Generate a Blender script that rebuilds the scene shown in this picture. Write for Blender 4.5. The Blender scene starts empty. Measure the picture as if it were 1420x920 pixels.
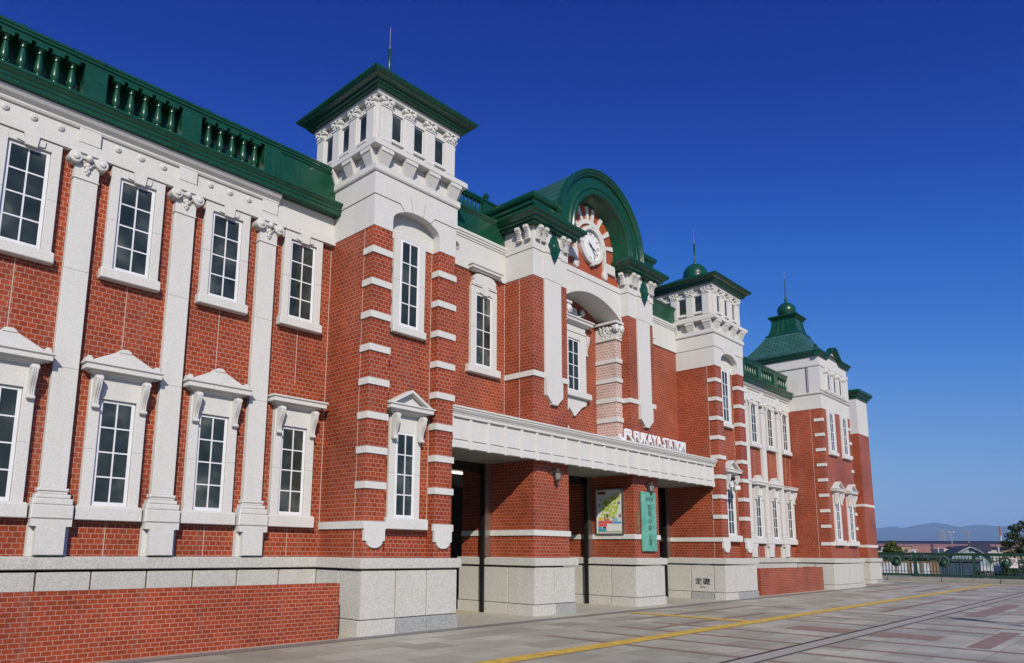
import bpy, bmesh, math, random
from mathutils import Vector, Matrix
random.seed(7)
R = math.radians
S = bpy.context.scene
COL = S.collection

# ------------------------------------------------------------------ camera
W_PX, H_PX, F_PX, CX, CY = 1420.0, 920.0, 993.445, 653.311, 599.209
YAW, PITCH, ROLL = R(45.4733), R(9.41699), R(0.62543)
cam_d = bpy.data.cameras.new('camera')
cam = bpy.data.objects.new('camera', cam_d)
COL.objects.link(cam)
_d = Vector((math.sin(YAW)*math.cos(PITCH), math.cos(YAW)*math.cos(PITCH), math.sin(PITCH)))
_r = Vector((math.cos(YAW), -math.sin(YAW), 0))
_u = _r.cross(_d)
_r2 = _r*math.cos(ROLL) + _u*math.sin(ROLL)
_u2 = -_r*math.sin(ROLL) + _u*math.cos(ROLL)
cam.matrix_world = Matrix(((_r2.x, _u2.x, -_d.x, 0), (_r2.y, _u2.y, -_d.y, 0), (_r2.z, _u2.z, -_d.z, 1.6), (0, 0, 0, 1)))
cam_d.sensor_width = 36.0
cam_d.lens = 36.0*F_PX/W_PX
cam_d.shift_x = (W_PX/2-CX)/W_PX
cam_d.shift_y = (CY-H_PX/2)/W_PX
cam_d.clip_start = 0.1
cam_d.clip_end = 60000
S.camera = cam

# ------------------------------------------------------------------ sky and sun
SUN_TRAVEL = Vector((0.76, 1.0, -0.735))
to_sun = -SUN_TRAVEL.normalized()
SUN_EL = math.asin(to_sun.z)
SUN_AZ = math.atan2(to_sun.x, to_sun.y)
world = bpy.data.worlds.new('World')
S.world = world
world.use_nodes = True
wn = world.node_tree
for n in list(wn.nodes): wn.nodes.remove(n)
sky = wn.nodes.new('ShaderNodeTexSky')
sky.sky_type = 'NISHITA'
sky.sun_disc = False
sky.sun_elevation = SUN_EL
sky.sun_rotation = SUN_AZ
sky.altitude = 0
sky.air_density = 1.0
sky.dust_density = 0.2
sky.ozone_density = 6.0
bg = wn.nodes.new('ShaderNodeBackground')
bg.inputs['Strength'].default_value = 0.1
# colour response of the clear winter sky (deep blue overhead, pale at the horizon)
pre = wn.nodes.new('ShaderNodeVectorMath'); pre.operation = 'SCALE'; pre.inputs['Scale'].default_value = 0.085
crv = wn.nodes.new('ShaderNodeRGBCurve')
def set_curve(c, pts):
    while len(c.points) < len(pts): c.points.new(0.5, 0.5)
    for p, (x, y) in zip(c.points, pts): p.location = (x, y)
set_curve(crv.mapping.curves[0], [(0, 0), (.054, .004), (.098, .022), (.197, .125), (.391, .26), (1, .30)])
set_curve(crv.mapping.curves[1], [(0, 0), (.110, .034), (.195, .135), (.355, .30), (.532, .41), (1, .44)])
set_curve(crv.mapping.curves[2], [(0, 0), (.236, .295), (.38, .545), (.553, .68), (.75, .68), (1, .68)])
crv.mapping.extend = 'HORIZONTAL'
crv.mapping.update()
post = wn.nodes.new('ShaderNodeVectorMath'); post.operation = 'SCALE'; post.inputs['Scale'].default_value = 10.0
wn.links.new(sky.outputs[0], pre.inputs[0]); wn.links.new(pre.outputs[0], crv.inputs['Color']); wn.links.new(crv.outputs[0], post.inputs[0])
wo = wn.nodes.new('ShaderNodeOutputWorld')
wn.links.new(post.outputs[0], bg.inputs[0])
wn.links.new(bg.outputs[0], wo.inputs[0])
sun_d = bpy.data.lights.new('sun', 'SUN')
sun_d.energy = 4.0
sun_d.angle = R(0.5)
sun_d.color = (1.0, 0.92, 0.79)
sun = bpy.data.objects.new('sun', sun_d)
COL.objects.link(sun)
sun.rotation_euler = SUN_TRAVEL.to_track_quat('-Z', 'Y').to_euler()
sun.location = (-30, -60, 50)
S.view_settings.view_transform = 'Standard'
S.view_settings.look = 'None'
S.view_settings.exposure = 0.0
S.view_settings.gamma = 1.0
S.view_settings.use_curve_mapping = False
S.cycles.max_bounces = 6
S.cycles.diffuse_bounces = 1
S.cycles.volume_bounces = 0

# ------------------------------------------------------------------ materials
def nmat(name):
    m = bpy.data.materials.new(name)
    m.use_nodes = True
    nt = m.node_tree
    return m, nt, nt.nodes['Principled BSDF']
def N(nt, t, **kw):
    n = nt.nodes.new(t)
    for k, v in kw.items():
        setattr(n, k, v)
    return n
def inp(nt, node, key, v):
    if isinstance(v, bpy.types.NodeSocket): nt.links.new(v, node.inputs[key])
    else: node.inputs[key].default_value = v
def math_n(nt, op, a, b=0.0, c=0.0):
    n = N(nt, 'ShaderNodeMath', operation=op)
    inp(nt, n, 0, a); inp(nt, n, 1, b)
    if op in ('MULTIPLY_ADD',): inp(nt, n, 2, c)
    return n.outputs[0]
def noise(nt, vec, scale, detail=3, rough=0.55):
    n = N(nt, 'ShaderNodeTexNoise')
    n.inputs['Scale'].default_value = scale; n.inputs['Detail'].default_value = detail; n.inputs['Roughness'].default_value = rough
    nt.links.new(vec, n.inputs['Vector'])
    return n.outputs[0]
def ramp(nt, fac, stops):
    n = N(nt, 'ShaderNodeValToRGB')
    el = n.color_ramp.elements
    while len(el) < len(stops): el.new(0.5)
    for e, (p, c) in zip(el, stops):
        e.position = p; e.color = (c[0], c[1], c[2], 1) if isinstance(c, (tuple, list)) else (c, c, c, 1)
    nt.links.new(fac, n.inputs[0])
    return n.outputs[0]
def mix(nt, a, b, fac, mode='MIX'):
    n = N(nt, 'ShaderNodeMix', data_type='RGBA', blend_type=mode)
    inp(nt, n, 0, fac)
    for k, v in ((6, a), (7, b)):
        if isinstance(v, bpy.types.NodeSocket): nt.links.new(v, n.inputs[k])
        else: n.inputs[k].default_value = (v[0], v[1], v[2], 1)
    return n.outputs[2]
def wpos(nt):
    return N(nt, 'ShaderNodeNewGeometry').outputs['Position']
def bump(nt, p, h, strength, dist=0.01):
    b = N(nt, 'ShaderNodeBump')
    b.inputs['Strength'].default_value = strength; b.inputs['Distance'].default_value = dist
    nt.links.new(h, b.inputs['Height'])
    nt.links.new(b.outputs[0], p.inputs['Normal'])

def brick_mat(name, bw, bh, c1, c2, mort, msize=0.008, rough=0.5, off=(0, 0)):
    m, nt, p = nmat(name)
    pos = wpos(nt)
    sx = N(nt, 'ShaderNodeSeparateXYZ'); nt.links.new(pos, sx.inputs[0])
    u = math_n(nt, 'ADD', math_n(nt, 'ADD', sx.outputs[0], sx.outputs[1]), off[0])
    v = math_n(nt, 'ADD', sx.outputs[2], off[1])
    cv = N(nt, 'ShaderNodeCombineXYZ'); nt.links.new(u, cv.inputs[0]); nt.links.new(v, cv.inputs[1])
    b = N(nt, 'ShaderNodeTexBrick')
    b.offset = 0.5
    for k, val in (('Scale', 1.0), ('Mortar Size', msize), ('Mortar Smooth', 0.15), ('Bias', 0.0), ('Brick Width', bw), ('Row Height', bh)):
        b.inputs[k].default_value = val
    b.inputs['Color1'].default_value = (*c1, 1); b.inputs['Color2'].default_value = (*c2, 1); b.inputs['Mortar'].default_value = (*mort, 1)
    nt.links.new(cv.outputs[0], b.inputs['Vector'])
    big = noise(nt, pos, 0.7, 4)
    fine = noise(nt, pos, 55, 2)
    col = mix(nt, b.outputs[0], ramp(nt, big, [(0.28, 0.70), (0.5, .97), (0.72, 1.16)]), 1.0, 'MULTIPLY')
    col = mix(nt, col, ramp(nt, fine, [(0.2, 0.82), (0.8, 1.12)]), 1.0, 'MULTIPLY')
    streak = N(nt, 'ShaderNodeMapping'); streak.inputs['Scale'].default_value = (3.0, 3.0, 0.25)
    nt.links.new(pos, streak.inputs[0])
    st = noise(nt, streak.outputs[0], 1.0, 4)
    col = mix(nt, col, (0.30, 0.20, 0.17), math_n(nt, 'MULTIPLY', ramp(nt, st, [(0.58, 0.0), (0.8, 1.0)]), 0.35))
    nt.links.new(col, p.inputs['Base Color'])
    p.inputs['Roughness'].default_value = rough
    p.inputs['Specular IOR Level'].default_value = 0.35
    h = math_n(nt, 'SUBTRACT', math_n(nt, 'MULTIPLY', fine, 0.25), b.outputs[1])
    bump(nt, p, h, 0.6, 0.008)
    return m
def stone_mat(name, c, speck=0.12, scale=70, rough=0.75, stain=0.25, bump_s=0.25, stain_c=(0.42, 0.39, 0.33)):
    m, nt, p = nmat(name)
    pos = wpos(nt)
    f = noise(nt, pos, scale, 2, 0.7)
    g = noise(nt, pos, scale*0.45, 2, 0.7)
    lo, hi = 1-speck*2.2, 1+speck
    col = mix(nt, c, ramp(nt, f, [(0.32, lo), (0.5, 1.0), (0.72, hi)]), 1.0, 'MULTIPLY')
    col = mix(nt, col, ramp(nt, g, [(0.3, 1-speck), (0.65, 1+speck*0.4)]), 1.0, 'MULTIPLY')
    mp = N(nt, 'ShaderNodeMapping'); mp.inputs['Scale'].default_value = (2.2, 2.2, 0.5)
    nt.links.new(pos, mp.inputs[0])
    st = noise(nt, mp.outputs[0], 1.3, 5, 0.65)
    col = mix(nt, col, stain_c, math_n(nt, 'MULTIPLY', ramp(nt, st, [(0.5, 0.0), (0.85, 1.0)]), stain))
    nt.links.new(col, p.inputs['Base Color'])
    p.inputs['Roughness'].default_value = rough
    p.inputs['Specular IOR Level'].default_value = 0.3
    bump(nt, p, f, bump_s, 0.006)
    return m
def paint_mat(name, c, rough=0.35, var=0.15, metallic=0.0, spec=0.5, scale=3.0):
    m, nt, p = nmat(name)
    pos = wpos(nt)
    f = noise(nt, pos, scale, 4)
    col = mix(nt, c, ramp(nt, f, [(0.3, 1-var), (0.7, 1+var)]), 1.0, 'MULTIPLY')
    nt.links.new(col, p.inputs['Base Color'])
    p.inputs['Metallic'].default_value = metallic
    p.inputs['Specular IOR Level'].default_value = spec
    r = ramp(nt, noise(nt, pos, scale*4, 3), [(0.3, rough*0.8), (0.7, min(1, rough*1.25))])
    nt.links.new(r, p.inputs['Roughness'])
    return m
def flat_mat(name, c, rough=0.6, emit=None, es=1.0):
    m, nt, p = nmat(name)
    p.inputs['Base Color'].default_value = (*c, 1)
    p.inputs['Roughness'].default_value = rough
    if emit:
        p.inputs['Emission Color'].default_value = (*emit, 1)
        p.inputs['Emission Strength'].default_value = es
    return m

M = {}
M['brick'] = brick_mat('brick_tile', 0.123, 0.0865, (0.385, 0.062, 0.0165), (0.265, 0.041, 0.0115), (0.52, 0.34, 0.26), 0.0043, off=(0.03, 0.0035))
M['brick_small'] = brick_mat('planter_brick', 0.132, 0.0665, (0.385, 0.060, 0.0160), (0.26, 0.039, 0.0110), (0.50, 0.33, 0.26), 0.0040)
M['brick_pink'] = brick_mat('pink_brick', 0.123, 0.0865, (0.56, 0.36, 0.31), (0.50, 0.31, 0.27), (0.78, 0.72, 0.68), 0.009)
M['white'] = stone_mat('white_stone', (0.685, 0.68, 0.655), 0.055, 55, 0.8, 0.25, 0.2)
M['granite'] = stone_mat('grey_granite', (0.60, 0.59, 0.545), 0.14, 55, 0.6, 0.5, 0.12, (0.44, 0.40, 0.31))
M['granite_dark'] = stone_mat('dark_granite', (0.40, 0.41, 0.40), 0.24, 60, 0.6, 0.35, 0.12)
M['mortar'] = stone_mat('stained_joint', (0.20, 0.145, 0.095), 0.2, 40, 0.9, 0.3)
M['green'] = paint_mat('green_paint', (0.0078, 0.068, 0.036), 0.28, 0.14)
M['green_rail'] = paint_mat('green_railing_paint', (0.008, 0.048, 0.028), 0.5, 0.15)
M['red_plaster'] = paint_mat('red_plaster', (0.40, 0.088, 0.034), 0.45, 0.12, scale=1.2)
M['sash'] = paint_mat('white_sash_paint', (0.80, 0.81, 0.83), 0.4, 0.04)
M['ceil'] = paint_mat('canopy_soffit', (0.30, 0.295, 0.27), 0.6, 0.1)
M['dark_metal'] = paint_mat('dark_metal', (0.035, 0.033, 0.032), 0.4, 0.2, 0.6)
M['steel'] = paint_mat('brushed_steel', (0.42, 0.40, 0.37), 0.35, 0.1, 0.9)
M['bronze'] = paint_mat('aged_bronze', (0.10, 0.095, 0.08), 0.5, 0.25, 0.5)
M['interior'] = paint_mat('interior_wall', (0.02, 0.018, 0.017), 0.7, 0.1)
M['wood'] = paint_mat('brown_wood', (0.22, 0.13, 0.05), 0.6, 0.3, scale=8)
M['clock_face'] = flat_mat('clock_face_white', (0.86, 0.87, 0.88), 0.35)
M['black'] = flat_mat('black_ink', (0.015, 0.015, 0.016), 0.5)
M['letter'] = flat_mat('letter_white', (0.90, 0.90, 0.92), 0.4)
M['tube'] = flat_mat('lamp_tube', (0.8, 0.8, 0.75), 0.5, (1.0, 0.95, 0.8), 2.0)
M['lamp_glass'] = flat_mat('frosted_lamp_glass', (0.30, 0.31, 0.30), 0.25)

def glass_mat():
    m, nt, p = nmat('window_glass')
    pos = wpos(nt)
    oi = N(nt, 'ShaderNodeObjectInfo')
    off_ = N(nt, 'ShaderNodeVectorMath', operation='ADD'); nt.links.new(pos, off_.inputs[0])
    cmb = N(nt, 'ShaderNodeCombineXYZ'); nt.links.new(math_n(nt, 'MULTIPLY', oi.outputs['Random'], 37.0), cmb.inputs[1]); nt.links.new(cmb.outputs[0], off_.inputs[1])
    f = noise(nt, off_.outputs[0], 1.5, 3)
    col = ramp(nt, f, [(0.36, (0.016, 0.025, 0.022)), (0.52, (0.045, 0.06, 0.053)), (0.70, (0.17, 0.195, 0.175))])  # paler patches painted in for reflections and curtains; the glass is opaque
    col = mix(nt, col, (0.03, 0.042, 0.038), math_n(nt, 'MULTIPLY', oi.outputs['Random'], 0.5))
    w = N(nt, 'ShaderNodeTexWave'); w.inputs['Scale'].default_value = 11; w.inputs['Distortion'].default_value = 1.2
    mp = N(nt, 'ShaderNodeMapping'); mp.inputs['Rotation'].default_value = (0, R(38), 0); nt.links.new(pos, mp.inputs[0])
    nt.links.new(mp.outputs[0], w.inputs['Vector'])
    col = mix(nt, col, ramp(nt, w.outputs[1], [(0.2, 0.62), (0.8, 1.15)]), 1.0, 'MULTIPLY')  # diagonal reflection pattern multiplied into the glass colour
    nt.links.new(col, p.inputs['Base Color'])
    p.inputs['Roughness'].default_value = 0.06
    p.inputs['Specular IOR Level'].default_value = 0.5
    bump(nt, p, noise(nt, pos, 2.2, 2), 0.12, 0.02)
    return m
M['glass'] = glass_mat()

def roof_mat(name, c, w, h, mode):
    m, nt, p = nmat(name)
    tc = N(nt, 'ShaderNodeTexCoord')
    b = N(nt, 'ShaderNodeTexBrick'); b.offset = 0.5
    for k, val in (('Scale', 1.0), ('Mortar Size', 0.02), ('Mortar Smooth', 0.1), ('Brick Width', w), ('Row Height', h)):
        b.inputs[k].default_value = val
    b.inputs['Color1'].default_value = (*c, 1)
    b.inputs['Color2'].default_value = (c[0]*1.5, c[1]*1.18, c[2]*1.25, 1)
    b.inputs['Mortar'].default_value = (c[0]*0.35, c[1]*0.35, c[2]*0.35, 1)
    nt.links.new(tc.outputs['UV'], b.inputs['Vector'])
    pos = wpos(nt)
    col = mix(nt, b.outputs[0], ramp(nt, noise(nt, pos, 1.5, 4), [(0.3, 0.8), (0.7, 1.15)]), 1.0, 'MULTIPLY')
    nt.links.new(col, p.inputs['Base Color'])
    p.inputs['Roughness'].default_value = 0.45
    bump(nt, p, math_n(nt, 'SUBTRACT', 1.0, b.outputs[1]), 0.6, 0.015)
    return m
M['slate'] = roof_mat('green_slate', (0.038, 0.140, 0.108), 0.36, 0.17, 0)
M['seam'] = roof_mat('green_seamed_metal', (0.026, 0.105, 0.078), 30.0, 0.22, 1)

def paving_mat():
    m, nt, p = nmat('plaza_paving')
    pos = wpos(nt)
    sx = N(nt, 'ShaderNodeSeparateXYZ'); nt.links.new(pos, sx.inputs[0])
    TW, TH = 0.86, 0.60
    xx = math_n(nt, 'DIVIDE', math_n(nt, 'ADD', sx.outputs[0], 40.12), TW)
    yy = math_n(nt, 'DIVIDE', math_n(nt, 'ADD', sx.outputs[1], 40.2), TH)
    row = math_n(nt, 'FLOOR', yy)
    par = math_n(nt, 'MULTIPLY', math_n(nt, 'MODULO', row, 2.0), 0.5)
    xs = math_n(nt, 'ADD', xx, par)
    cid = N(nt, 'ShaderNodeCombineXYZ')
    nt.links.new(math_n(nt, 'FLOOR', xs), cid.inputs[0]); nt.links.new(row, cid.inputs[1])
    wn_ = N(nt, 'ShaderNodeTexWhiteNoise', noise_dimensions='2D'); nt.links.new(cid.outputs[0], wn_.inputs['Vector'])
    col = ramp(nt, wn_.outputs[0], [(0.0, (0.36, 0.348, 0.262)), (0.3, (0.43, 0.415, 0.318)), (0.62, (0.485, 0.47, 0.365)), (1.0, (0.54, 0.525, 0.415))])
    fx = math_n(nt, 'FRACT', xs); fy = math_n(nt, 'FRACT', yy)
    ex = math_n(nt, 'MULTIPLY', math_n(nt, 'MINIMUM', fx, math_n(nt, 'SUBTRACT', 1.0, fx)), TW)
    ey = math_n(nt, 'MULTIPLY', math_n(nt, 'MINIMUM', fy, math_n(nt, 'SUBTRACT', 1.0, fy)), TH)
    e = math_n(nt, 'MINIMUM', ex, ey)
    joint = math_n(nt, 'LESS_THAN', e, 0.005)
    f = noise(nt, pos, 60, 2, 0.7)
    col = mix(nt, col, ramp(nt, f, [(0.3, 0.74), (0.7, 1.22)]), 1.0, 'MULTIPLY')
    st = noise(nt, pos, 0.55, 6, 0.65)
    col = mix(nt, col, ramp(nt, st, [(0.3, 0.80), (0.7, 1.14)]), 1.0, 'MULTIPLY')
    col = mix(nt, col, (0.10, 0.09, 0.075), math_n(nt, 'MULTIPLY', joint, 0.75))
    nt.links.new(col, p.inputs['Base Color'])
    r = ramp(nt, noise(nt, pos, 1.2, 4), [(0.3, 0.5), (0.7, 0.75)])
    nt.links.new(r, p.inputs['Roughness'])
    bump(nt, p, math_n(nt, 'SUBTRACT', math_n(nt, 'MULTIPLY', f, 0.5), joint), 0.3, 0.006)
    return m
M['paving'] = paving_mat()
M['red_tile'] = stone_mat('red_paving_tile', (0.36, 0.235, 0.175), 0.2, 60, 0.6, 0.6, 0.1, (0.36, 0.31, 0.25))
M['apron'] = stone_mat('smooth_concrete', (0.54, 0.515, 0.41), 0.08, 40, 0.6, 0.6, 0.08, (0.20, 0.185, 0.155))
M['strip'] = stone_mat('dark_paving_strip', (0.26, 0.25, 0.225), 0.2, 60, 0.6, 0.3, 0.1)
M['light_strip'] = stone_mat('light_paving_strip', (0.46, 0.435, 0.37), 0.15, 60, 0.6, 0.3, 0.1)
M['slot'] = flat_mat('drain_slot', (0.02, 0.02, 0.022), 0.6)
def yellow_mat():
    m, nt, p = nmat('yellow_tactile_tile')
    pos = wpos(nt)
    col = mix(nt, (0.66, 0.44, 0.07), ramp(nt, noise(nt, pos, 5, 4), [(0.3, 0.72), (0.7, 1.1)]), 1.0, 'MULTIPLY')
    col = mix(nt, col, ramp(nt, noise(nt, pos, 60, 2), [(0.3, 0.8), (0.7, 1.1)]), 1.0, 'MULTIPLY')
    nt.links.new(col, p.inputs['Base Color']); p.inputs['Roughness'].default_value = 0.6
    return m
M['yellow'] = yellow_mat()
M['kerb'] = stone_mat('weathered_concrete', (0.30, 0.29, 0.255), 0.15, 30, 0.8, 0.7, 0.2, (0.15, 0.14, 0.11))
def patina_mat():
    m, nt, p = nmat('verdigris_copper')
    pos = wpos(nt)
    col = ramp(nt, noise(nt, pos, 6, 6, 0.7), [(0.28, (0.07, 0.27, 0.21)), (0.5, (0.13, 0.41, 0.32)), (0.75, (0.22, 0.52, 0.42))])
    nt.links.new(col, p.inputs['Base Color']); p.inputs['Roughness'].default_value = 0.6
    bump(nt, p, noise(nt, pos, 30, 3), 0.2, 0.004)
    return m
M['patina'] = patina_mat()

# ------------------------------------------------------------------ mesh builder
class MB:
    def __init__(s):
        s.v = []; s.f = []; s.m = []; s.sm = []; s.uv = {}
    def add(s, vs, fs, m=0, smooth=False):
        b = len(s.v)
        s.v += [tuple(v) for v in vs]
        for f in fs:
            s.f.append(tuple(b+i for i in f)); s.m.append(m); s.sm.append(smooth)
        return s
    def box(s, x0, x1, y0, y1, z0, z1, m=0):
        v = [(x0, y0, z0), (x1, y0, z0), (x1, y1, z0), (x0, y1, z0), (x0, y0, z1), (x1, y0, z1), (x1, y1, z1), (x0, y1, z1)]
        return s.add(v, [(0, 3, 2, 1), (4, 5, 6, 7), (0, 1, 5, 4), (1, 2, 6, 5), (2, 3, 7, 6), (3, 0, 4, 7)], m)
    def bbox(s, x0, x1, y0, y1, z0, z1, b=0.008, m=0):
        # box whose front (-y) edges are chamfered by b
        v = [(x0, y1, z0), (x1, y1, z0), (x1, y1, z1), (x0, y1, z1),
             (x0, y0+b, z0), (x1, y0+b, z0), (x1, y0+b, z1), (x0, y0+b, z1),
             (x0+b, y0, z0+b), (x1-b, y0, z0+b), (x1-b, y0, z1-b), (x0+b, y0, z1-b)]
        f = [(0, 1, 2, 3)[::-1], (0, 4, 5, 1)[::-1], (1, 5, 6, 2)[::-1], (2, 6, 7, 3)[::-1], (3, 7, 4, 0)[::-1],
             (4, 8, 9, 5)[::-1], (5, 9, 10, 6)[::-1], (6, 10, 11, 7)[::-1], (7, 11, 8, 4)[::-1], (8, 11, 10, 9)[::-1]]
        return s.add(v, f, m)
    def prism(s, poly, axis, a, b, m=0, smooth=False):
        # poly in (p,q): axis 'z' -> (x,y); 'y' -> (x,z); 'x' -> (y,z)
        def P(p, q, t): return {'z': (p, q, t), 'y': (p, t, q), 'x': (t, p, q)}[axis]
        n = len(poly)
        v = [P(p, q, a) for p, q in poly]+[P(p, q, b) for p, q in poly]
        fs = [tuple(range(n))[::-1], tuple(range(n, 2*n))]
        s.add(v, fs, m)
        base = len(s.v)-2*n
        for i in range(n):
            j = (i+1) % n
            s.f.append((base+i, base+j, base+n+j, base+n+i)); s.m.append(m); s.sm.append(smooth)
        return s
    def ring(s, pts_out, pts_in, axis, a, b, m=0, closed=True, smooth=True):
        # solid between two matching outlines, extruded from a to b
        def P(p, q, t): return {'z': (p, q, t), 'y': (p, t, q), 'x': (t, p, q)}[axis]
        n = len(pts_out)
        v = [P(p, q, a) for p, q in pts_out]+[P(p, q, a) for p, q in pts_in]+[P(p, q, b) for p, q in pts_out]+[P(p, q, b) for p, q in pts_in]
        fs = []
        for i in range(n if closed else n-1):
            j = (i+1) % n
            fs += [(i, j, n+j, n+i), (2*n+i, 3*n+i, 3*n+j, 2*n+j), (i, 2*n+i, 2*n+j, j), (n+i, n+j, 3*n+j, 3*n+i)]
        if not closed:
            fs += [(0, n, 3*n, 2*n), (n-1, 3*n-1, 4*n-1, 2*n-1)]
        return s.add(v, fs, m, smooth)
    def lathe(s, prof, c=(0, 0, 0), seg=16, axis='z', m=0, a0=0.0, a1=2*math.pi):
        # prof [(r, h)]
        full = abs(a1-a0-2*math.pi) < 1e-6
        k = seg if full else seg+1
        v = []
        for r, h in prof:
            for i in range(k):
                t = a0+(a1-a0)*i/seg
                p = (r*math.cos(t), r*math.sin(t), h)
                if axis == 'y': p = (p[0], -p[2], p[1])
                elif axis == 'x': p = (p[2], p[0], p[1])
                v.append((c[0]+p[0], c[1]+p[1], c[2]+p[2]))
        fs = []
        for j in range(len(prof)-1):
            for i in range(seg):
                i2 = (i+1) % k
                fs.append((j*k+i, j*k+i2, (j+1)*k+i2, (j+1)*k+i))
        if full:
            fs.append(tuple(range(k))[::-1]); fs.append(tuple((len(prof)-1)*k+i for i in range(k)))
        return s.add(v, fs, m, True)
    def ball(s, c, r, seg=10, rings=6, m=0, sq=(1, 1, 1)):
        prof = [(max(1e-4, math.sin(math.pi*i/rings)), -math.cos(math.pi*i/rings)) for i in range(rings+1)]
        b = len(s.v)
        s.lathe(prof, (0, 0, 0), seg, 'z', m)
        for i in range(b, len(s.v)):
            x, y, z = s.v[i]
            s.v[i] = (c[0]+x*r*sq[0], c[1]+y*r*sq[1], c[2]+z*r*sq[2])
        return s
    def tube(s, pts, r, seg=8, m=0, r2=None):
        pts = [Vector(p) for p in pts]
        n = len(pts)
        v = []
        for i, p in enumerate(pts):
            d = (pts[min(i+1, n-1)]-pts[max(i-1, 0)]).normalized()
            a = d.cross(Vector((0, 0, 1)))
            if a.length < 1e-3: a = Vector((1, 0, 0))
            a.normalize(); b_ = d.cross(a)
            rr = r if r2 is None else r+(r2-r)*i/(n-1)
            for k in range(seg):
                t = 2*math.pi*k/seg
                v.append(p+a*rr*math.cos(t)+b_*rr*math.sin(t))
        fs = [(i*seg+k, i*seg+(k+1) % seg, (i+1)*seg+(k+1) % seg, (i+1)*seg+k) for i in range(n-1) for k in range(seg)]
        fs += [tuple(range(seg))[::-1], tuple((n-1)*seg+k for k in range(seg))]
        return s.add(v, fs, m, True)
    def mould(s, path, prof, m=0, closed=False):
        # sweep a closed profile [(out, z)] along a plan path; outward is to the right of travel
        n = len(path)
        P = [Vector((p[0], p[1])) for p in path]
        offs = []
        for i in range(n):
            ds = []
            if closed or i > 0: ds.append((P[i]-P[i-1]).normalized())
            if closed or i < n-1: ds.append((P[(i+1) % n]-P[i]).normalized())
            ns = [Vector((d.y, -d.x)) for d in ds]
            if len(ns) == 1: offs.append(ns[0])
            else:
                b = (ns[0]+ns[1]); b.normalize(); offs.append(b/max(0.2, b.dot(ns[0])))
        k = len(prof)
        v = []
        for i in range(n):
            for o, z in prof:
                q = P[i]+offs[i]*o
                v.append((q.x, q.y, z))
        fs = []
        for i in range(n if closed else n-1):
            j = (i+1) % n
            for a in range(k):
                b = (a+1) % k
                fs.append((i*k+a, j*k+a, j*k+b, i*k+b))
        if not closed:
            fs.append(tuple(range(k))); fs.append(tuple((n-1)*k+a for a in range(k))[::-1])
        return s.add(v, fs, m)
    def mesh(s, name, mats, org=(0, 0, 0), angle=0.7):
        me = bpy.data.meshes.new(name)
        o = Vector(org)
        me.from_pydata([tuple(Vector(v)-o) for v in s.v], [], s.f)
        me.polygons.foreach_set('material_index', s.m)
        for mt in mats: me.materials.append(mt)
        bm = bmesh.new(); bm.from_mesh(me)
        bmesh.ops.recalc_face_normals(bm, faces=bm.faces)
        bm.to_mesh(me); bm.free()
        me.polygons.foreach_set('use_smooth', s.sm)
        if any(s.sm): me.set_sharp_from_angle(angle=angle)
        me.update()
        return me
def mats_of(mat):
    return [M[x] if isinstance(x, str) else x for x in (mat if isinstance(mat, (list, tuple)) else [mat])]
WLOC = {}
def link(name, data, parent=None, loc=(0, 0, 0), rotz=0.0):
    o = bpy.data.objects.new(name, data)
    COL.objects.link(o)
    loc = Vector(loc)
    WLOC[o.name] = loc
    if parent is not None:
        o.parent = parent
        o.location = loc-WLOC[parent.name]
    else:
        o.location = loc
    if rotz: o.rotation_euler.z = rotz
    return o
def part(name, mb, mat, parent, org=None):
    """mesh part given in world coordinates"""
    if org is None:
        c = [sum(v[i] for v in mb.v)/len(mb.v) for i in (0, 1)]
        org = (c[0], c[1], min(v[2] for v in mb.v))
    return link(name, mb.mesh(name, mats_of(mat), org), parent, org)
def thing(name, label, cat, loc=(0, 0, 0), group=None):
    o = link(name, None, None, loc)
    o.empty_display_size = 0.2
    return tag(o, label, cat, group)
def tag(o, label=None, cat=None, group=None, kind=None):
    if label: o['label'] = label
    if cat: o['category'] = cat
    if group: o['group'] = group
    if kind: o['kind'] = kind
    return o
def struct(name, mb, mat, org=None):
    return tag(part(name, mb, mat, None, org), kind='structure')
def arcpts(cx, cz, r, a0, a1, n, rz=None):
    rz = r if rz is None else rz
    return [(cx+r*math.cos(R(a0+(a1-a0)*i/n)), cz+rz*math.sin(R(a0+(a1-a0)*i/n))) for i in range(n+1)]
def gz(x): return 0.0034*(x-9.0) if x < 60 else 0.0034*51

# ------------------------------------------------------------------ the plaza
def gsheet(mb, x0, x1, y0, y1, lift, m=0):
    mb.add([(x0, y0, gz(x0)+lift), (x1, y0, gz(x1)+lift), (x1, y1, gz(x1)+lift), (x0, y1, gz(x0)+lift)], [(0, 1, 2, 3)], m)
g = MB(); gsheet(g, -40, 48.0, -40, 22, 0.0)
g.v = [(v[0], v[1], v[2]) for v in g.v]
struct('plaza', g, 'paving', (0, 0, 0))
g = MB(); g.box(-40.2, 48.8, -40.2, 22.2, -7.2, -0.45)
struct('plaza_deck', g, 'kerb', (0, 0, -7.2))
g = MB(); g.add([(-20000, -20000, -7.0), (40000, -20000, -7.0), (40000, 40000, -7.0), (-20000, 40000, -7.0)], [(0, 1, 2, 3)])
struct('lower_ground', g, stone_mat('dry_field', (0.11, 0.105, 0.07), 0.2, 0.6, 0.9, 0.4), (0, 0, -7))
g = MB(); gsheet(g, 2.0, 38.6, 11.02, 15.6, 0.004)
struct('apron_paving', g, 'apron', (10, 12, 0))
g = MB(); gsheet(g, -3, 46.5, 10.72, 11.02, 0.006)
struct('paving_strip', g, 'strip', (10, 11, 0))
g = MB()
gsheet(g, -2, 47.2, 4.66, 5.06, 0.004, 0)
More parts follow.
